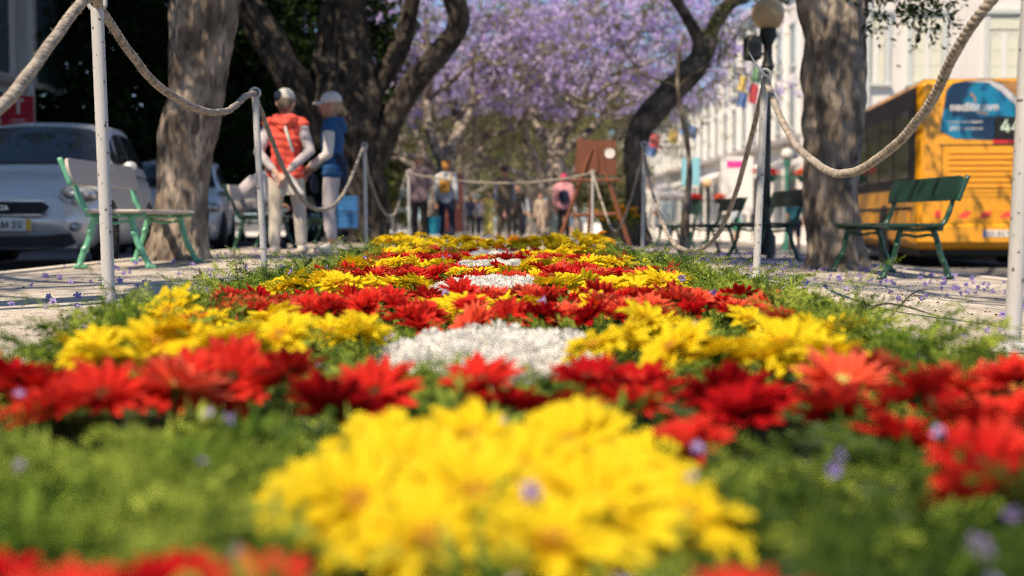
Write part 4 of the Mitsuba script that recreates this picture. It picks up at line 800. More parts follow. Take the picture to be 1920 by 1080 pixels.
def person(label, x, y, z, ang, H, top=None, bottom=None, shoes='c_white', hair='m_hair_brown', pose={}, skin='m_skin', sleeve=.92, trouser=.93, vest=None, hat=None, long_hair=False, bag=None, dress=None, skirt=None, near=False, face=False, curl=.35, puff=.010, shorts=False, group=None):
    t = thing('person', label, 'person', group); M = place(x, y, z, ang); J = skeleton(pose); seg = 14 if near else 10; e = .03 if near else .055
    R = {k: v * H for k, v in RAD.items()}; P = {k: v * H for k, v in J.items()}
    hl = lambda names, inf=0., sc=1.: hull([(P[n], R[n] * sc + inf) for n in names], seg)
    hd = P['hed']; fwd = A3(0, 1, 0)
    body = [hl(q) for q in TORSO + ARM('L') + ARM('R') + LEG('L') + LEG('R') + FOOT('L') + FOOT('R')]
    body += [hull([(P['nek'], R['nek']), (P['nk2'], .029 * H)], seg), hull([(P['nk2'], .028 * H), (hd + A3(0, -.004, -.015) * H, .05 * H)], seg),
             hull([(hd + A3(0, -.012, .012) * H, .054 * H), (hd + A3(0, .014, .0) * H, .046 * H), (hd + A3(0, .030, -.045) * H, .022 * H)], seg),
             hull([(hd + A3(0, .058, .004) * H, .006 * H), (hd + A3(0, .072, -.016) * H, .0095 * H), (hd + A3(0, .055, -.02) * H, .010 * H)], 8), hull([(hd + A3(0, .052, -.038) * H, .010 * H), (hd + A3(0, .05, -.046) * H, .011 * H)], 8)]
    for s in (-1, 1): body.append(hull([(hd + A3(s * .056, -.006, .006) * H, .010 * H), (hd + A3(s * .052, -.004, -.016) * H, .007 * H)], 8))
    for s in 'LR': body += hand(J, s, H, curl)
    put('body', melt(body, e * .8, 3), skin, t, M, smooth=True)
    if face or near:
        for s in (-1, 1): put('eye', MB().sphere(hd + A3(s * .021, .0515, .006) * H, .0075 * H, 6), 'm_hair_dark', t, M, smooth=True)
        put('mouth', MB().sphere(hd + A3(0, .061, -.04) * H, A3(.017, .005, .004) * H, 6), 'c_magenta', t, M, smooth=True)
    # clothes: shells that follow the body
    if top:
        parts = [hl(q, puff) for q in TORSO]
        for s in 'LR':
            el, wr = P['elb' + s], P['wri' + s]; parts += [hl(ARM(s)[0], puff), hl(ARM(s)[1], puff)]
            if sleeve > .5: parts.append(hull([(el, R['elb' + s] + puff), (el + (wr - el) * (sleeve * 2 - 1), R['wri' + s] + puff)], seg))
        parts.append(hull([(P['pelL'] + A3(0, 0, -.02 * H), R['pelL'] + puff), (P['pelR'] + A3(0, 0, -.02 * H), R['pelR'] + puff), (P['waiL'], R['waiL'] + puff), (P['waiR'], R['waiR'] + puff)], seg))
        put('top', melt(parts, e, 6), top, t, M, smooth=True)
    if vest:
        vm, low = vest; dz = A3(0, 0, -low * H); wd = A3(.012 * H, 0, 0)
        parts = [hl(q, .021) for q in TORSO] + [hull([(P['pelL'] + dz - wd, R['pelL'] + .026), (P['pelR'] + dz + wd, R['pelR'] + .026), (P['waiL'], R['waiL'] + .022), (P['waiR'], R['waiR'] + .022)], seg)]
        parts += [hull([(P['nek'] + A3(-.045 * H, -.035 * H, -.005), .043 * H), (P['nek'] + A3(.045 * H, -.035 * H, -.005), .043 * H), (P['nek'] + A3(0, -.05 * H, -.06), .035 * H)], seg), hull([(P['nek'] + A3(-.02 * H, .03 * H, .0), .03 * H), (P['nek'] + A3(.02 * H, .03 * H, .0), .03 * H)], seg)]
        tm = melt(parts, .018, 5); n = tm.vertex_normals; ph = np.array(tm.vertices)[:, 2] / .075 + .15 * np.sin(tm.vertices[:, 0] * 11)
        tm.vertices = np.array(tm.vertices) + n * A3(1, 1, .2) * (.017 * np.abs(np.sin(np.pi * ph)) ** .8 - .007)[:, None]
        put('vest', tm, vm, t, M, smooth=True)
    if bottom:
        parts = [hl(TORSO[0][:2], .012)]
        for s in 'LR':
            k, a = P['kne' + s], P['ank' + s]; parts += [hl(('pel' + s, 'hip' + s), .013), hl(('hip' + s, 'kne' + s), .013)]
            if not shorts: parts.append(hull([(k, R['kne' + s] + .013), (k + (a - k) * trouser, R['ank' + s] + .020)], seg))
        put('shorts' if shorts else 'trousers', melt(parts, e, 5), bottom, t, M, smooth=True)
    if dress or skirt:
        m_, low = dress or skirt; r_ = []
        base = [(P['waiL'], R['waiL'] + .012), (P['waiR'], R['waiR'] + .012), (P['pelL'], R['pelL'] + .02), (P['pelR'], R['pelR'] + .02)]
        hem = [(A3(q * .085 * H, b_ * .05 * H, low * H), .035) for q in (-1, 1) for b_ in (-1, 1)]
        parts = [hull(base, seg), hull(base[2:] + hem, seg)] + ([hl(q, .010) for q in TORSO] if dress else [])
        tm = melt(parts, .05, 5); v = np.array(tm.vertices); w = np.clip((.55 * H - v[:, 2]) / (.5 * H), 0, 1); a = np.arctan2(v[:, 1], v[:, 0]); tm.vertices = v + np.stack([np.cos(a), np.sin(a), 0 * a], 1) * (w * .025 * np.sin(a * 9))[:, None]
        put('dress' if dress else 'skirt', tm, m_, t, M, smooth=True)
    for s in 'LR':
        put('shoe', melt([hull([(P['hee' + s], R['heeL'] + .010), (P['toe' + s], R['toeL'] + .012), (P['ank' + s] + A3(0, .01, -.012), R['ankL'] + .010)], seg)], e, 4), shoes, t, M, smooth=True)
    if hair:
        parts = [hull([(hd + A3(0, -.020, .022) * H, .055 * H), (hd + A3(0, -.004, .030) * H, .050 * H)], seg), hull([(hd + A3(0, -.032, -.014) * H, .046 * H), (hd + A3(0, -.022, .020) * H, .053 * H)], seg)]
        if long_hair: parts.append(hull([(hd + A3(0, -.03, -.01) * H, .05 * H), (hd + A3(-.02, -.045, -.09) * H, .032 * H), (hd + A3(.02, -.045, -.09) * H, .032 * H)], seg))
        put('hair', melt(parts, e, 4), hair, t, M, smooth=True)
    if hat:
        hm, kind, tl = hat; parts = [hull([(hd + A3(0, -.014, .032) * H, .061 * H), (hd + A3(0, .008, .032) * H, .057 * H)], seg)]
        cap = melt(parts, e * .7, 3); cap = trimesh.intersections.slice_mesh_plane(cap, [0, .12, 1], hd + A3(0, 0, .018) * H, cap=False) if kind != 'beanie' else cap
        hk = put('cap' if kind != 'beanie' else 'beanie', cap, hm, t, M, smooth=True)
        if kind == 'cap':
            a = np.linspace(-1, 1, 9); U, V = np.meshgrid(a, np.linspace(0, 1, 5)); X = U * .052 * H; Yb_ = (.04 + (.075 + .0 * U) * V * np.sqrt(np.clip(1.05 - U ** 2, 0, 1))) * H; Z = (.030 - .012 * V - .016 * U ** 2) * H
            v = np.stack([X, Yb_, Z], -1).reshape(-1, 3) + hd; i, j = np.meshgrid(np.arange(4), np.arange(8), indexing='ij'); q = i * 9 + j; f = np.stack([q, q + 1, q + 10, q + 9], -1).reshape(-1, 4)
            mbb = MB(); mbb.add(v, f); mbb.add(v - A3(0, 0, .006), f[:, ::-1]); put('brim', mbb, hm, hk, M, smooth=True)
    if bag:
        bm, w_, h_, zz = bag
        k = put('backpack', melt([hull([(A3(q * w_, P['cheL'][1] - R['cheL'] - .08, zz * H + b_ * h_), .055) for q in (-1, 1) for b_ in (-1, 1)] + [(A3(0, P['cheL'][1] - R['cheL'] - .05, zz * H + h_ * 1.5), .04)], seg)], e, 4), bm, t, M, smooth=True)
        for q in 'LR': put('strap', MB().tube(spline(A3([(-.06 if q == 'L' else .06) * H, P['cheL'][1] - R['cheL'] - .03, zz * H + h_], [(-.07 if q == 'L' else .07) * H, -.02, .842 * H], [(-.07 if q == 'L' else .07) * H, .075 * H, .74 * H]), 8), .016, 6), bm, k, M, smooth=True)
    return t, M, P

def drape(name, outline, depth, mt, parent, M, amp=.02, k=6):
    """hanging cloth: outline in x, z at a distance y behind, with folds"""
    U, V = np.meshgrid(np.linspace(0, 1, 13), np.linspace(0, 1, 9)); (ax, az), (bx, bz), (cx, cz), (dx, dz) = outline
    X = (ax + (bx - ax) * U) * (1 - V) + (dx + (cx - dx) * U) * V; Z = (az + (bz - az) * U) * (1 - V) + (dz + (cz - dz) * U) * V; Y = depth + amp * np.sin(U * k + V * 1.3) * (.4 + V)
    v = np.stack([X, Y, Z], -1).reshape(-1, 3); i, j = np.meshgrid(np.arange(8), np.arange(12), indexing='ij'); a = i * 13 + j; f = np.stack([a, a + 1, a + 14, a + 13], -1).reshape(-1, 4)
    mb = MB(); mb.add(v, f); mb.add(v + A3(0, -.018, 0), f[:, ::-1]); put(name, mb, mt, parent, M, smooth=True)

def W(m): return dict(kneL=(-.055, .05 * m, .28), kneR=(.055, -.01 * m, .28), ankL=(-.055, .07 * m, .05), ankR=(.055, -.11 * m, .06), elbL=(-.13, -.05 * m, .64), elbR=(.13, .02 * m, .64), wriL=(-.135, -.02, .51), wriR=(.135, .1 * m, .52))
# woman in the red vest, seen from behind, hands joined behind her back
t, M, P = person('woman in red quilted vest and cap, seen from behind, hands behind her back', -2.12, 13.0, 0., -.05, 1.62, top='c_lavender', bottom='c_cream', shoes='c_cream', hair='m_hair_grey', vest=('c_red_vest', .035), hat=('c_white', 'cap', 0), near=True, skin='m_skin_pale', sleeve=.9,
    pose=dict(ankL=(-.075, -.01, .05), ankR=(.095, .0, .05), kneL=(-.07, .01, .275), kneR=(.08, .012, .275), hipL=(-.055, 0, .51), hipR=(.055, 0, .51), elbL=(-.155, -.07, .625), elbR=(.165, -.07, .635), wriL=(-.035, -.125, .50), wriR=(.03, -.135, .495), hed=(.0, .008, .935)))
put('strap', MB().tube(spline(A3([.02, -.125, 1.27], [.06, -.145, 1.15], [.10, -.135, 1.02]), 10), .016, 6), 'c_white', t, M, smooth=True)
drape('jacket', [(-.10, .80), (.09, .80), (.22, .60), (.0, .58)], -.20, 'c_white', t, M)
put('cap_panel', MB().sphere(A3(-.026, -.014, .972) * 1.62, (.066, .09, .066), 12), 'c_navy', t, M, smooth=True)
# woman in the blue vest, white cap, turned left towards her
t, M, P = person('woman in white peaked cap and blue quilted vest, facing left', -1.66, 13.1, 0., 1.62, 1.60, top='c_white', bottom='c_lavender', shoes='c_white', hair='m_hair_blond', vest=('c_blue_vest', .015), hat=('c_white', 'cap', 0), near=True, sleeve=.92, trouser=.72,
    pose=dict(elbL=(-.12, .02, .625), elbR=(.125, .05, .63), wriL=(-.03, .15, .545), wriR=(.04, .14, .53), ankL=(-.03, .0, .05), ankR=(.03, .02, .05), kneL=(-.035, .025, .275), kneR=(.035, .03, .275), shoL=(-.098, .01, .80)))
put('ponytail', melt([hull([(A3(0, -.06, .925) * 1.6, .03), (A3(0, -.08, .88) * 1.6, .018)])], .03, 3), 'm_hair_blond', t, M, smooth=True)
put('tied_jacket', melt([hull([(A3(-.07, -.035, .60) * 1.6, .05), (A3(.06, -.05, .60) * 1.6, .05), (A3(-.06, -.055, .53) * 1.6, .045), (A3(.06, -.06, .53) * 1.6, .045)]), hull([(A3(-.05, -.07, .56) * 1.6, .035), (A3(.05, -.075, .56) * 1.6, .035), (A3(-.02, -.075, .40) * 1.6, .025), (A3(.05, -.075, .38) * 1.6, .025)]), hull([(A3(.10, .0, .60) * 1.6, .03), (A3(.07, -.05, .60) * 1.6, .04)])], .03, 4), 'c_navy', t, M, smooth=True)
put('handbag', melt([hull([(A3(-.02, .13, .49) * 1.6, .03), (A3(.05, .12, .49) * 1.6, .03), (A3(-.02, .12, .40) * 1.6, .03), (A3(.05, .11, .40) * 1.6, .03)])], .03, 3), 'c_navy', t, M, smooth=True)
# seated, bent forward on the dark bench
zb = float(gz(15.6))
person('person in pale clothes sitting bent forward on the dark left bench', -3.14, 15.6, zb, -math.pi / 2 + .1, 1.66, top='c_lavender', bottom='c_grey', shoes='c_black', hair='m_hair_grey', near=True,
    pose=dict(pelL=(-.035, 0, .325), pelR=(.035, 0, .325), hipL=(-.05, .02, .315), hipR=(.05, .02, .315), waiL=(-.028, .03, .40), waiR=(.028, .03, .40), cheL=(-.042, .12, .475), cheR=(.042, .12, .475), shoL=(-.095, .185, .515), shoR=(.095, .185, .515), nek=(0, .20, .53), nk2=(0, .235, .545), hed=(0, .275, .58), kneL=(-.07, .25, .31), kneR=(.07, .25, .31), ankL=(-.07, .25, .05), ankR=(.07, .24, .05),
              elbL=(-.11, .20, .36), elbR=(.11, .20, .36), wriL=(-.05, .30, .33), wriR=(.05, .30, .33)))
G = lambda y: float(gz(y))
person('bald man in a mauve vest over a pink shirt and black trousers, from behind', -1.55, 26, G(26), .2, 1.74, top='c_pinkish', bottom='c_black', shoes='c_black', hair=None, vest=('c_mauve', .03), sleeve=.55, puff=.012, pose=dict(elbR=(.13, .04, .66), wriR=(.10, .12, .60)))
person('woman with mustard bag on her back, orange hair and pale blue top', -1.03, 26.6, G(26.6), -.15, 1.66, top='c_paleblue', bottom='c_navy', shoes='c_grey', hair='c_orange', long_hair=False, hat=('c_orange', 'beanie', 0), bag=('c_mustard', .06, .08, .68), puff=.018, pose=dict(ankL=(-.07, .03, .05), ankR=(.085, -.03, .055), kneL=(-.06, .02, .275), kneR=(.07, .0, .275)))
person('woman in a long yellow dress walking along the sunny walk', -.27, 47, G(47), math.pi - .1, 1.64, dress=('c_yellow_dress', .06), shoes='c_beige', hair='m_hair_dark', long_hair=True, face=True, pose=W(.6))
person('tall person in khaki overalls and pale shirt in the centre of the walk', .20, 31, G(31), math.pi + .2, 1.74, top='c_lavender', bottom='c_khaki', shoes='c_khaki', hair='m_hair_brown', vest=('c_khaki', .0), hat=('m_hair_brown', 'beanie', 0), face=True, pose=W(.8))
person('woman in pink top with black backpack and magenta hair, right of centre', 1.72, 32.5, G(32.5), -.1, 1.64, top='c_pink', bottom='c_black', shoes='c_black', hair='c_magenta', bag=('c_navy', .07, .09, .66), puff=.045)
person('person in black with a dark bag, just right of the khaki overalls', .72, 42, G(42), math.pi, 1.72, top='c_black', bottom='c_black', shoes='c_black', hair='m_hair_dark', face=True, pose=W(.7))
person('person in pale blue top and navy trousers behind the figure in black', 1.0, 49, G(49), .1, 1.70, top='c_paleblue', bottom='c_navy', shoes='c_black', hair='m_hair_dark', pose=W(-.7))
person('person in beige walking between the dark figures and the pink top', 1.75, 50, G(50), math.pi, 1.66, top='c_beige', bottom='c_beige', hair='m_hair_brown', shoes='c_black', pose=W(.6), face=True)
person('slim woman in a pale mint dress left of the pink top', 2.15, 46, G(46), math.pi + .1, 1.66, dress=('c_mint', .1), shoes='c_beige', hair='m_hair_blond', long_hair=True, pose=W(.5), face=True)
person('child in white top and denim shorts beside the pink top', 2.05, 36, G(36), 0., 1.22, top='c_white', bottom='c_denim', shorts=True, shoes='c_white', hair='m_hair_blond', sleeve=.4, pose=W(.5))
for i, (x, y, c1, c2) in enumerate(((-1.05, 52, 'c_navy', 'c_black'), (-.62, 56, 'c_white', 'c_navy'), (-1.6, 58, 'c_white', 'c_beige'), (-.95, 60, 'c_grey', 'c_black'), (2.9, 56, 'c_white', 'c_navy'), (.5, 66, 'c_pink', 'c_black'), (1.4, 70, 'c_navy', 'c_beige'))):
    person(['distant walker in navy and black, left of the yellow dress', 'distant walker in white top beside the yellow dress', 'distant walker in white top and beige trousers, leftmost of the far crowd', 'distant walker in grey top and black trousers', 'distant walker in white top behind the easel', 'distant walker in pink top at the far end', 'distant walker in navy top and beige trousers'][i], x, y, G(y), (0, math.pi)[i % 2], 1.62 + .03 * i, top=c1, bottom=c2, shoes='c_black', hair='m_hair_dark' if i % 2 else 'm_hair_brown', pose=W((-1) ** i * .7), group='far walkers')
person('person in a teal shirt and shorts crossing beyond the right benches', 7.95, 34, float(road_z(9, 34)) + .0, .1, 1.74, top='c_teal', bottom='c_navy', shorts=True, shoes='c_white', hair='m_hair_brown', sleeve=.45, pose=W(.4))
person('person in white vest top and green skirt on the right pavement', 10.55, 56, float(road_z(9, 56)) + .13, math.pi + .2, 1.70, top='c_paleblue', skirt=('c_green', .30), shoes='c_white', hair='m_hair_brown', face=True)
person('person in white seated look right of the curved tree, on the far bench side', 4.1, 34, G(34) - .1, .3, 1.62, top='c_white', bottom='c_white', shoes='c_white', hair='m_hair_grey')

# ------------------------------------------------------------------ the flower carpet
rc = np.random.default_rng(42)
Y0, Y1, HW = 0.25, 9.55, 0.84
# dark mat of moss and stems under everything
V, F = sheet(-HW - .03, HW + .03, Y0, Y1, 90, 400, lambda X, Y: X * 0)
q = V * [9, 9, 0]; edge = np.clip((HW + .03 - np.abs(V[:, 0])) / .1, 0, 1)
V[:, 2] = .006 + edge * (.004 + .045 * meshkit.fbm(q, 3, 4) + .02 * meshkit.noise(V * [45, 45, 0], 8))
put('moss_bed', (V, F), 'm_moss', smooth=True, kind='stuff', label='dark mossy bed under the flower carpet', cat='moss')

def frond(L, n, nl, seed, droop=.3, nw=.0011, ll=.022):
    """a feathery frond along +x: arching stem with needle leaves all round"""
    r = np.random.default_rng(seed); s = np.linspace(0, 1, 9); st = np.stack([L * s, .10 * L * np.sin(s * 2.2 + seed), L * (.38 * s - droop * 1.4 * s ** 2)], 1)
    v, f = tube(st, np.linspace(.0016, .0006, 9), 3, False); vs, fs, k = [v], [f], len(v)
    c = CubicSpline(s, st); u = np.repeat(np.linspace(.10, 1, n), nl); u = np.clip(u + r.normal(size=len(u)) * .01, 0, 1); p = c(u); t = c(u, 1); t /= np.linalg.norm(t, axis=1, keepdims=True)
    d = r.normal(size=(len(u), 3)); d -= t * (d * t).sum(1, keepdims=True); d /= np.linalg.norm(d, axis=1, keepdims=True); d = d + t * .75; d /= np.linalg.norm(d, axis=1, keepdims=True)
    ln = (ll * np.sin(np.pi * np.clip(u * .85 + .13, 0, 1)) ** .6 * r.uniform(.75, 1.2, len(u)))[:, None]; w = np.cross(d, r.normal(size=d.shape)); w /= np.linalg.norm(w, axis=1, keepdims=True)
    q = np.stack([p - w * nw * .5, p + d * ln * .5 + w * nw * 1.3, p + d * ln, p + d * ln * .5 - w * nw * 1.3], 1).reshape(-1, 3); i = np.arange(len(u))[:, None] * 4
    vs.append(q); fs += [np.vstack([i + [0, 1, 2], i + [0, 2, 3]]) + k]
    return np.vstack(vs), np.vstack(fs)
FR = [frond(L, 26, 3, i, dr, w) for i, (L, dr, w) in enumerate(((.17, .30, .0026), (.21, .34, .0011), (.24, .38, .0012), (.15, .2, .0024), (.20, .26, .0011), (.27, .36, .0011)))]
BR = [frond(L, 11, 2, 20 + i, dr, .0042, .050) for i, (L, dr) in enumerate(((.16, .2), (.20, .28), (.13, .12)))]
def scatter(protos, mats, which):
    vs, fs, k = [], [], 0
    for i, (v, f) in enumerate(protos):
        m = mats[which == i]
        if not len(m): continue
        w = (np.einsum('kij,nj->kni', m[:, :3, :3], v) + m[:, None, :3, 3]).reshape(-1, 3)
        vs.append(w); fs.append((f[None] + (np.arange(len(m)) * len(v))[:, None, None]).reshape(-1, 3) + k); k += len(w)
    return np.vstack(vs), np.vstack(fs)

WY = [2.44, 4.28, 6.14, 8.0]                    # centres of the white patches down the carpet
def in_white(x, y): return any((x / .215) ** 2 + ((y - w) / .36) ** 2 < 1 for w in WY)

# flower places: (x, y, z, radius, kind, text)
flowers = []
def fl(x, y, z, r, kind, text, tilt=None): flowers.append((x, y, z + .012, r * 1.13, kind, text, tilt))
ordn = ['nearest', 'second', 'third', 'fourth', 'fifth']
for k, wy in enumerate(WY):
    near = k == 0; o = ordn[k]
    # yellow clusters in the middle, before each white patch
    if near:
        for x, y, z, r in ((-.14, 1.46, .088, .068), (-.03, 1.44, .104, .070), (.09, 1.47, .094, .066), (.17, 1.42, .078, .06), (-.10, 1.28, .094, .074), (.03, 1.26, .100, .076), (.145, 1.27, .086, .070), (-.185, 1.25, .072, .066), (-.13, 1.10, .088, .072), (-.02, 1.09, .094, .076), (.095, 1.10, .084, .072), (.185, 1.14, .066, .062), (-.06, 1.03, .074, .066), (.05, 1.02, .074, .068)):
            fl(x * .90, y * .97, z + .002 - .018 * (y > 1.2), r * .90, 'yellow', 'yellow gerbera in the big blurred mound', (rc.normal() * .18, -.42 + rc.normal() * .14))
    else:
        for a in range(9):
            fl(-.17 + .115 * (a % 4) + rc.normal() * .02 + (.04 if a > 3 else 0), wy - .98 + .14 * (a // 4) + rc.normal() * .025, .100 + rc.normal() * .01, .058, 'yellow', f'yellow gerbera of the {o} cluster from the camera')
    # rings of yellow round the green pockets on both sides
    ring = [(-.714, 2.765), (-.60, 2.70), (-.58, 1.99), (-.50, 2.06), (-.66, 2.09), (-.513, 2.863), (-.42, 2.72), (-.335, 2.59), (-.242, 2.43), (.155, 2.13), (.252, 2.41), (.343, 2.645), (.225, 2.27), (.563, 2.85), (.66, 2.80), (.60, 2.42), (.503, 2.308), (.292, 2.03), (.352, 1.99), (.43, 2.0), (.52, 2.03), (.70, 2.62), (-.44, 2.06), (-.55, 2.12), (-.37, 2.12), (-.70, 2.2), (.20, 2.36), (.30, 2.55), (.63, 2.55), (.56, 2.18), (.47, 2.12), (.38, 2.10), (-.64, 2.02), (-.50, 2.16), (-.27, 2.52)]
    for x, y in ring: fl(x + rc.normal() * .012, y - 2.44 + wy + rc.normal() * .012, (.122 if y < 2.2 else .108) + rc.normal() * .01, .058 * rc.uniform(.82, 1.15), 'yellow', f"yellow gerbera in the ring beside the {o} white patch")
    for x, y in ((-.63, 2.66), (.60, 2.66)): fl(x, y - 2.44 + wy, .115, .045, 'orange' if x < 0 else 'coral', f"{'orange' if x < 0 else 'coral red'} gerbera amid yellow ones by the {o} white patch")
    # red bands before and behind
    if near:
        red = [(-.72, 1.92), (-.613, 1.793), (-.56, 1.60), (-.67, 1.62), (-.78, 1.75), (-.487, 1.852), (-.42, 1.70), (-.40, 1.88), (-.316, 1.68), (-.30, 1.84), (-.213, 1.64), (-.50, 1.66), (-.17, 1.80), (-.085, 1.74), (0, 1.72), (.075, 1.70), (.16, 1.74), (.225, 1.83), (.255, 1.67), (.235, 1.52), (.315, 1.60), (.33, 1.77), (.40, 1.62), (.44, 1.76), (.575, 1.93), (.62, 1.80), (.55, 1.68), (.49, 1.53), (.555, 1.46), (.65, 1.62), (.50, 1.33), (.56, 1.27), (.47, 1.22), (.60, 1.37), (.74, 1.75)]
        red += [(-.80, 1.90), (-.68, 1.77), (-.45, 1.78), (-.24, 1.74), (-.02, 1.80), (.12, 1.80), (.30, 1.70), (.50, 1.80), (.66, 1.72), (.70, 1.88), (.60, 1.52), (-.74, 1.60), (-.60, 1.70), (.38, 1.86)]
        red = [q for i_, q in enumerate(red) if i_ % 5 != 3 or q[1] < 1.5]
        for x, y in red: fl(x + rc.normal() * .01, y + rc.normal() * .01, (.088 if y > 1.58 else .062) + rc.normal() * .013, (.060 if y > 1.58 else .052) * rc.uniform(.85, 1.1), rc.choice(['red', 'crimson', 'red', 'crimson', 'coral'] if y > 1.58 else ['red', 'crimson', 'red']), 'red gerbera in first red band beyond yellow mound')
        for x, y in ((-.36, .90), (-.30, .86), (-.235, .90), (-.17, .89), (-.20, .80), (-.28, .80), (.165, .84), (.205, .80), (-.34, .79)): fl(x, y, .062, .045, rc.choice(['red', 'crimson', 'red']), 'blurred red gerbera at the bottom edge', (0, -.2))
    else:
        for row in range(3):
            for x in np.arange(-.71, .72, .088):
                x = x + rc.normal() * .018; y = wy - .62 - .10 * row + .14 * math.cos(x * 5.5) * (abs(x) > .0) * .8 + rc.normal() * .015
                if abs(x) < .2 and row == 2: continue
                fl(x, y, .098 + rc.normal() * .01, .054 * rc.uniform(.8, 1.15), rc.choice(['red', 'coral', 'crimson', 'red', 'coral']), f'red gerbera in the {ordn[k]} red band from the camera')
    nxt = wy + .54
    for row in range(2):
        for x in np.arange(-.69, .70, .09):
            x = x + rc.normal() * .018; y = nxt + .12 * row + .28 * (abs(x) / .75) ** 1.5 + rc.normal() * .02
            if abs(x) > .55 and row: continue
            if y < Y1 - .45: fl(x, y, .098 + rc.normal() * .01, .055 * rc.uniform(.8, 1.15), rc.choice(['red', 'coral', 'coral', 'red', 'crimson']), f'coral red gerbera just behind the {o} white patch')
for row in range(5):
    for x in np.arange(-.82, .83, .085): fl(x + rc.normal() * .015, Y1 - .48 + .11 * row + rc.normal() * .02 - .12 * (abs(x) > .6), .125 + .014 * row + (.02 if abs(x) > .55 else 0) + rc.normal() * .012, .052, 'yellow' if rc.random() > .06 else 'orange', 'yellow gerbera in the thick border at the far end')

FX, FY = np.array([f[0] for f in flowers]), np.array([f[1] for f in flowers])
# greens
N = 9500; X = rc.uniform(-HW, HW, N); U = rc.random(N); Y = Y0 + (Y1 - Y0) * U ** 1.6
X = np.r_[X, rc.choice([-1, 1], 3000) * rc.uniform(.68, .86, 3000)]; Y = np.r_[Y, Y0 + .3 + (Y1 + .1 - Y0 - .3) * rc.random(3000) ** 1.15]
keep = np.array([not in_white(x, y) for x, y in zip(X, Y)]); X, Y = X[keep], Y[keep]
from scipy.spatial import cKDTree
dist = cKDTree(np.stack([FX, FY], 1)).query(np.stack([X, Y], 1))[0]
edge = np.abs(X) > .69
ms = []
for x, y, e_, dd in zip(X, Y, edge, dist):
    s = rc.uniform(.6, 1.05) * (1.1 if e_ else .55 if dd < .06 else .85); z = rc.uniform(.005, .03) if dd < .06 else rc.uniform(.025, .065); lift = rc.normal() * .25 + (.22 if dd > .1 else -.15)
    if e_: z += .02 * rc.random() * (y > 2.5); lift += .12 * (y > 2.5)
    if y < 1.8: z = min(z, .045 if dd > .07 else .01) + (.012 if x < -.2 and .95 < y < 1.5 else 0); lift = min(lift, .25)
    if y < 1.0: s *= .7; z *= .5
    ms.append(mat(rot(rc.uniform(0, 6.283), rc.normal() * .5, -lift), (x, y, z), s))
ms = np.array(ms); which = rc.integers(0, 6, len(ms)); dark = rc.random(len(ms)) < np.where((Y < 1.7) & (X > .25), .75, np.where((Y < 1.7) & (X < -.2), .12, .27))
bx = np.stack([rc.uniform(-.85, .85, 900), rc.uniform(.75, 4.2, 900)], 1); db = cKDTree(np.stack([FX, FY], 1)).query(bx)[0]; bx = bx[(db > .075) & np.array([not in_white(*q) for q in bx])]
mb_ = np.array([mat(rot(rc.uniform(0, 6.283), rc.normal() * .5, -.30 - .35 * rc.random()), (x, y, .02 + .02 * rc.random()), rc.uniform(.5, .95)) for x, y in bx])
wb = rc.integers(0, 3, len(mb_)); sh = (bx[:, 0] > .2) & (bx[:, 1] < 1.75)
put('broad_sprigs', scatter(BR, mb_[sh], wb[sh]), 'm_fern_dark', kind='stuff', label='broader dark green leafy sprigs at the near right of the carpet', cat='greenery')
put('broad_sprigs', scatter(BR, mb_[~sh], wb[~sh]), 'm_fern', kind='stuff', label='broader bright green leafy sprigs between the flowers', cat='greenery')
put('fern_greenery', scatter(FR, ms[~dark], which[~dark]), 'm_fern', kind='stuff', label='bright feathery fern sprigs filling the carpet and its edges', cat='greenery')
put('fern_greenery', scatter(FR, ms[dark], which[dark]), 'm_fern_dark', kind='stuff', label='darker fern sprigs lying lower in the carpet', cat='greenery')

def petal_mesh(L, W, r0, up, curl, cup, shape, ns=7, seed=0):
    r = np.random.default_rng(seed); s = np.linspace(0, 1, ns)
    if shape == 'round': w = W * np.clip(np.sin(np.pi * (s * .80 + .13)), 0, 1) ** .65; w[-1] = W * .30
    else: w = W * np.clip(np.sin(np.pi * (s * .83 + .10)), .02, 1) ** .9; w[-1] = W * .14
    a = up + curl * s + r.normal() * .06; x = r0 + np.r_[0, np.cumsum(np.cos((a[1:] + a[:-1]) / 2))] * L / (ns - 1); z = np.r_[0, np.cumsum(np.sin((a[1:] + a[:-1]) / 2))] * L / (ns - 1)
    sw = r.normal() * .10 * L * s ** 2; v, uv = [], []
    for c in (-1, -.5, 0, .5, 1):
        v.append(np.stack([x, c * w / 2 + sw, z + cup * w * (c * c - .5) + (.0006 if abs(c) == .5 else 0)], 1)); uv.append(np.stack([np.full(ns, c / 2 + .5), s], 1))
    v = np.stack(v, 1).reshape(-1, 3); uv = np.stack(uv, 1).reshape(-1, 2); i, j = np.meshgrid(np.arange(ns - 1), np.arange(4), indexing='ij'); q = i * 5 + j
    return v, np.stack([q, q + 1, q + 6, q + 5], -1).reshape(-1, 4), uv
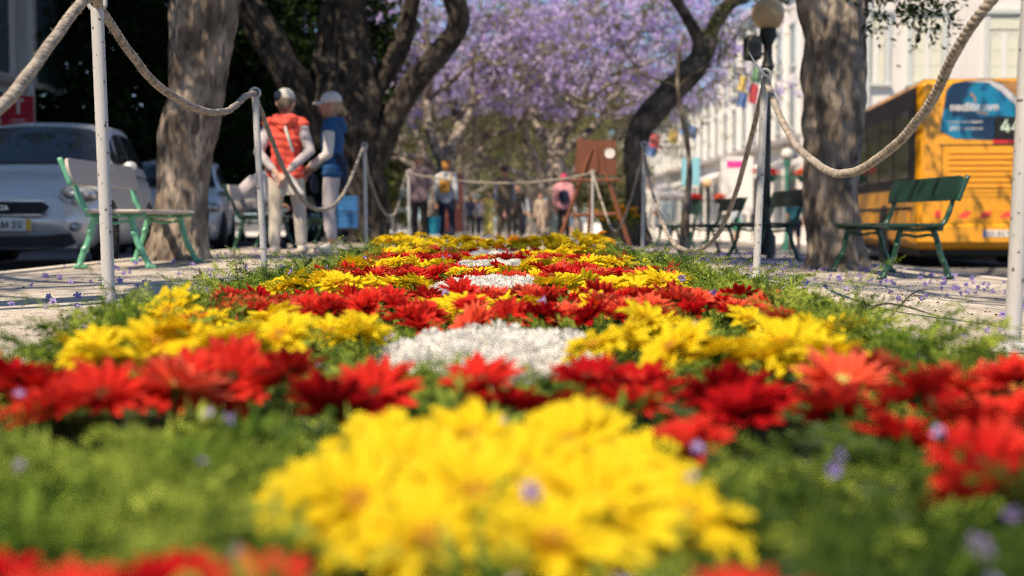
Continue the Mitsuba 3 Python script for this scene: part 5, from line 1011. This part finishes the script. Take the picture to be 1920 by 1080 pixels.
# kind: (material, heart, petals per ring, (length, width, lift) of each ring as a fraction of the radius)
KIND = dict(yellow=('m_petal_yellow', 'm_flower_heart', 'round', ((14, .98, .36, .03), (11, .77, .32, .30), (6, .52, .25, .62))),
            orange=('m_petal_orange', 'm_heart_dark', 'round', ((18, .90, .27, .08), (14, .74, .24, .40), (9, .5, .2, .8))),
            red=('m_petal_red', 'm_heart_dark', 'point', ((17, .97, .30, .10), (14, .80, .28, .42), (9, .55, .22, .85))),
            crimson=('m_petal_crimson', 'm_heart_dark', 'point', ((17, .96, .31, .10), (14, .78, .28, .42), (9, .52, .22, .85))),
            coral=('m_petal_coral', 'm_heart_green', 'point', ((19, .97, .26, .12), (15, .80, .24, .46), (10, .55, .2, .9))))
single, whole = {}, {}
for kd, (pm, hm, shape, rings) in KIND.items():
    single[kd] = [[(lambda m: mikit.ply((m[0], m[1]), pm, smooth=True, uv=m[2]))(petal_mesh(L, W, .10, up, (-.18 if shape == 'round' else .10), .30, shape, 7, 10 * i + j)) for j in range(3)] for i, (n, L, W, up) in enumerate(rings)]
    whole[kd] = []
    for var in range(4):
        r = np.random.default_rng(var + 50); vs, us, fs, k = [], [], [], 0
        for i, (n, L, W, up) in enumerate(rings):
            for c in range(n):
                v, f, uv = petal_mesh(L * r.uniform(.88, 1.05), W * r.uniform(.85, 1.1), .10, up + r.normal() * .10, (-.18 if shape == 'round' else .10) + r.normal() * .2, .3, shape, 5, int(r.integers(1e6)))
                v = v @ rot(2 * np.pi * (c + r.normal() * .12 + .5 * (i % 2)) / n).T; v[:, 2] += .03 * i
                vs.append(v); us.append(uv); fs.append(np.vstack([f[:, [0, 1, 2]], f[:, [0, 2, 3]]]) + k); k += len(v)
        whole[kd].append((np.vstack(vs), np.vstack(fs), np.vstack(us)))
whole_ply = {kd: [mikit.ply((v, f), KIND[kd][0], smooth=True, uv=u) for v, f, u in L] for kd, L in whole.items()}
heart = MB().lathe([(.0, .10), (.06, .095), (.12, .07), (.15, .03), (.14, -.02), (.05, -.06)], n=14)
rr = np.random.default_rng(9); a = rr.uniform(0, 2 * np.pi, 90); q = .13 * np.sqrt(rr.random(90))
for x_, y_ in zip(q * np.cos(a), q * np.sin(a)): heart.lathe([(.012, .06), (.014, .10), (0, .125)], (x_, y_, 0), 5)
heart_ply = {m: mikit.ply(heart.get(), m) for m in ('m_flower_heart', 'm_heart_dark', 'm_heart_green')}
calyx_ply = mikit.ply(MB().lathe([(.16, -.01), (.13, -.09), (.05, -.16), (.035, -.4), (0, -.42)], n=10).get(), 'm_fern_dark')

order = sorted(flowers, key=lambda f: f[1]); rest = {}
for idx, (x, y, z, r, kd, text, tilt) in enumerate(order):
    tx, ty = tilt if tilt else (rc.normal() * .30, rc.normal() * .30 - .08)
    M = mat(rot(0, -ty, tx) @ rot(rc.uniform(0, 6.283)), (x, y, z), r)
    if idx >= 300: rest.setdefault(kd, []).append(M); continue
    if y < 2.1: text += ', ' + ('front' if (y < 1.15 or (y > 1.55 and y < 1.7)) else 'back') + ' row'
    text += ', left side' if x < -.3 else ', right side' if x > .3 else ', left of middle' if x < -.1 else ', right of middle' if x > .1 else ', middle'
    t = thing('gerbera_flower', {'crimson': text.replace('red gerbera', 'dark red gerbera').replace('coral dark red', 'dark red'), 'coral': text.replace('red gerbera', 'coral gerbera').replace('coral coral', 'coral')}.get(kd, text if kd != 'red' else text.replace('coral red gerbera', 'bright red gerbera')), 'gerbera', 'gerberas laid in the flower carpet')
    if y < 2.2:
        for i, (n, L, W_, up) in enumerate(KIND[kd][3]):
            if i == 2 and y > 1.6: continue
            for c in range(n):
                Mp = M @ mat(rot(2 * np.pi * (c + rc.normal() * .13 + .5 * (i % 2)) / n, rc.normal() * .08, rc.normal() * .10), (0, 0, .03 * i), rc.uniform(.86, 1.06))
                put('petal', single[kd][i][int(rc.integers(3))], None, t, Mp)
    else: put('corolla', whole_ply[kd][int(rc.integers(4))], None, t, M)
    put('heart', heart_ply[KIND[kd][1]], None, t, M); put('calyx', calyx_ply, None, t, M)
for kd, L in rest.items():
    L = np.array(L); wh = rc.integers(0, 4, len(L)); vs, us, fs, k = [], [], [], 0
    for m, i in zip(L, wh):
        v, f, u = whole[kd][i]; vs.append(v @ m[:3, :3].T + m[:3, 3]); us.append(u); fs.append(f + k); k += len(v)
    put(f'far_{kd}_gerberas', (np.vstack(vs), np.vstack(fs)), KIND[kd][0], smooth=True, uv=np.vstack(us), kind='stuff', label=f'mass of small {kd} gerberas at the far end of the carpet', cat='gerberas')

# white chrysanthemum patches
def mum(seed):
    r = np.random.default_rng(seed); vs, fs, us, k = [], [], [], 0
    for i, (n, L, W_, up) in enumerate(((13, 1., .27, .10), (11, .95, .26, .5), (8, .85, .24, .9), (5, .7, .22, 1.25))):
        for c in range(n):
            v, f, u = petal_mesh(L, W_, .05, up + r.normal() * .2, -.1 + r.normal() * .3, .3, 'round', 4, int(r.integers(1e6)))
            v = v @ rot(2 * np.pi * (c + r.normal() * .15) / n).T; v[:, 2] += .06 * i; vs.append(v); us.append(u); fs.append(np.vstack([f[:, [0, 1, 2]], f[:, [0, 2, 3]]]) + k); k += len(v)
    return np.vstack(vs), np.vstack(fs), np.vstack(us)
mums = [mum(s) for s in range(4)]; mum_ply = [mikit.ply((v, f), 'm_petal_white', smooth=True, uv=u) for v, f, u in mums]
mum_c = mikit.ply(MB().sphere((0, 0, .16), (.16, .16, .12), 6).get(), 'm_heart_green', smooth=True)
far_w = []
for k, wy in enumerate(WY):
    pts = []
    for row, y in enumerate(np.arange(wy - .35, wy + .36, .034)):
        h = .20 * math.sqrt(max(0, 1 - ((y - wy) / .36) ** 2))
        for x in np.arange(-h, h + .001, .042): pts.append((x + rc.normal() * .006 + .02 * (row % 2), y + rc.normal() * .005, .070 + .028 * (k > 0) + rc.normal() * .006 + .018 * (1 - (x / .22) ** 2)))
    for j, (x, y, z) in enumerate(pts):
        M = mat(rot(0, rc.normal() * .2 + .05, rc.normal() * .2) @ rot(rc.uniform(0, 6.28)), (x, y, z), .030 * rc.uniform(.8, 1.15))
        if k < 2:
            t = thing('chrysanthemum', f"small white chrysanthemum in the {ordn[k]} white patch, {'front' if y < wy - .13 else 'back' if y > wy + .13 else 'middle'} {'left' if x < -.06 else 'right' if x > .06 else 'centre'}", 'chrysanthemum', 'white chrysanthemums in the carpet patches'); i = int(rc.integers(4))
            put('bloom', mum_ply[i], None, t, M); put('heart', mum_c, None, t, M)
        else: far_w.append(M)
vs, us, fs, k = [], [], [], 0
for m in far_w:
    v, f, u = mums[int(rc.integers(4))]; vs.append(v @ m[:3, :3].T + m[:3, 3]); fs.append(f + k); us.append(u); k += len(v)
put('far_chrysanthemums', (np.vstack(vs), np.vstack(fs)), 'm_petal_white', smooth=True, uv=np.vstack(us), kind='stuff', label='white chrysanthemum patches farther along the carpet', cat='chrysanthemums')

# fallen jacaranda blossoms: little trumpets with a five lobed mouth
def blossom(seed):
    r = np.random.default_rng(seed); a = np.arange(20) * 2 * np.pi / 20; s = np.linspace(0, 1, 7); rows = []
    for q in s:
        rad = .10 + .32 * q ** .7 + (.55 * (q - .8) * 5 if q > .8 else 0); lob = 1 + (.28 * np.cos(5 * a) + .1 * r.normal(size=20)) * max(0, q - .6) * 2
        rows.append(np.stack([rad * lob * np.cos(a), rad * lob * np.sin(a) * .8, np.full(20, 1.5 * q - (.25 if q == 1 else 0)) + .15 * np.sin(a) * q], 1))
    v = np.array(rows).reshape(-1, 3); i, j = np.meshgrid(np.arange(6), np.arange(20), indexing='ij')
    return v, np.stack([i * 20 + j, i * 20 + (j + 1) % 20, (i + 1) * 20 + (j + 1) % 20, (i + 1) * 20 + j], -1).reshape(-1, 4)
bl = [mikit.ply(blossom(s), 'm_blossom_fallen', smooth=True) for s in range(3)]; bl_raw = [(b[0], np.vstack([b[1][:, [0, 1, 2]], b[1][:, [0, 2, 3]]])) for b in map(blossom, range(3))]
spots = [(.216, 1.39), (.333, 1.27), (.654, 2.10), (.784, 2.32), (.324, 2.05), (.421, 2.17), (.166, 1.128), (.023, 1.004), (-.199, .95), (-.356, 1.61), (.385, .98), (.349, .867), (.081, .84), (.018, .85), (-.562, 2.45), (-.50, 1.86), (-.409, 4.67), (0, 1.60), (-.088, 4.67), (.119, 3.79), (.168, 2.675), (.378, 2.824), (-.57, 4.28), (-.68, 4.68), (-.617, 3.80), (-.834, 8.7), (.568, 3.40), (.083, 2.83), (-.75, 3.3), (.86, 2.6), (.9, 3.4), (-.3, 1.33), (.45, 1.1), (-.93, 2.9), (.93, 4.6), (-.9, 4.1), (-.7, 5.2), (.3, 5.4), (.7, 6.2), (-.25, 6.9)]
spots += [(float(rc.uniform(-.95, .95)), float(rc.uniform(1.2, 6.5))) for _ in range(40)]
tree_f = cKDTree(np.stack([FX, FY], 1))
for x, y in spots:
    d, i = tree_f.query((x, y)); on = d < .055
    text = ('fallen purple jacaranda blossom lying on ' + ('a ' + {'yellow': 'yellow', 'orange': 'orange'}.get(flowers[i][4], 'red') + ' gerbera' if on else 'the green ferns')) + (' near the camera' if y < 1.7 else ' in the front half of the carpet' if y < 3.5 else ' in the far half of the carpet')
    z = flowers[i][2] + .03 if on else .088
    put('fallen_blossom', bl[int(rc.integers(3))], None, None, mat(rot(rc.uniform(0, 6.28), 1.2 + rc.normal() * .4, rc.normal() * .4), (x, y, z), rc.uniform(.008, .0115) if y < 2 else rc.uniform(.0105, .014)), label=text, cat='blossom', group='fallen jacaranda blossoms on the carpet')
# litter on the sandy ground: blossoms drifted along the right edge, leaf bits
pts = np.vstack([np.stack([rc.uniform(2.6, 3.6, 230), rc.uniform(5.5, 18, 230)], 1), np.stack([rc.uniform(1.1, 3.4, 150), rc.uniform(3.2, 16, 150)], 1), np.stack([rc.uniform(-3, -1.15, 130), rc.uniform(4, 16, 130)], 1), np.stack([rc.uniform(-1, 3, 500), rc.uniform(18, 45, 500)], 1)])
ms = np.array([mat(rot(rc.uniform(0, 6.28), 1.45 + rc.normal() * .2, rc.normal() * .3), (x, y, float(pz(x, y)) + .014), rc.uniform(.013, .020)) for x, y in pts])
put('fallen_petals', scatter(bl_raw, ms, rc.integers(0, 3, len(ms))), 'm_blossom_fallen', kind='stuff', label='purple jacaranda blossoms fallen on the sandy walk', cat='fallen petals')
x, y = np.r_[rc.uniform(1.1, 3.5, 1500), rc.uniform(-3., -1.1, 700)], np.r_[rc.uniform(2.6, 14, 1500), rc.uniform(3.2, 14, 700)]
put('leaf_litter', quads(np.stack([x, y, pz(x, y) + .006], 1), .0085, rc, .4, .93), 'm_heart_dark', kind='stuff', label='brown leaf bits scattered on the sandy walk', cat='leaf litter')
# a bare sprig sticking out at the right edge of the carpet
t = thing('twig', 'thin dark bare sprig sticking out of the right edge of the carpet', 'twig')
for pts in ([(1.0, 3.55, .04), (1.08, 3.6, .10), (1.2, 3.66, .085), (1.36, 3.7, .05)], [(1.02, 3.5, .04), (1.12, 3.6, .07), (1.2, 3.72, .11), (1.30, 3.85, .13)], [(1.0, 3.5, .03), (1.0, 3.5, .09), (.985, 3.5, .14)], [(.85, 5.1, .05), (.95, 5.2, .12), (1.02, 5.3, .19)]):
    put('stem', MB().tube(spline(pts, 9), np.linspace(.0042, .0016, 9), 6), 'm_bark_dark', t)
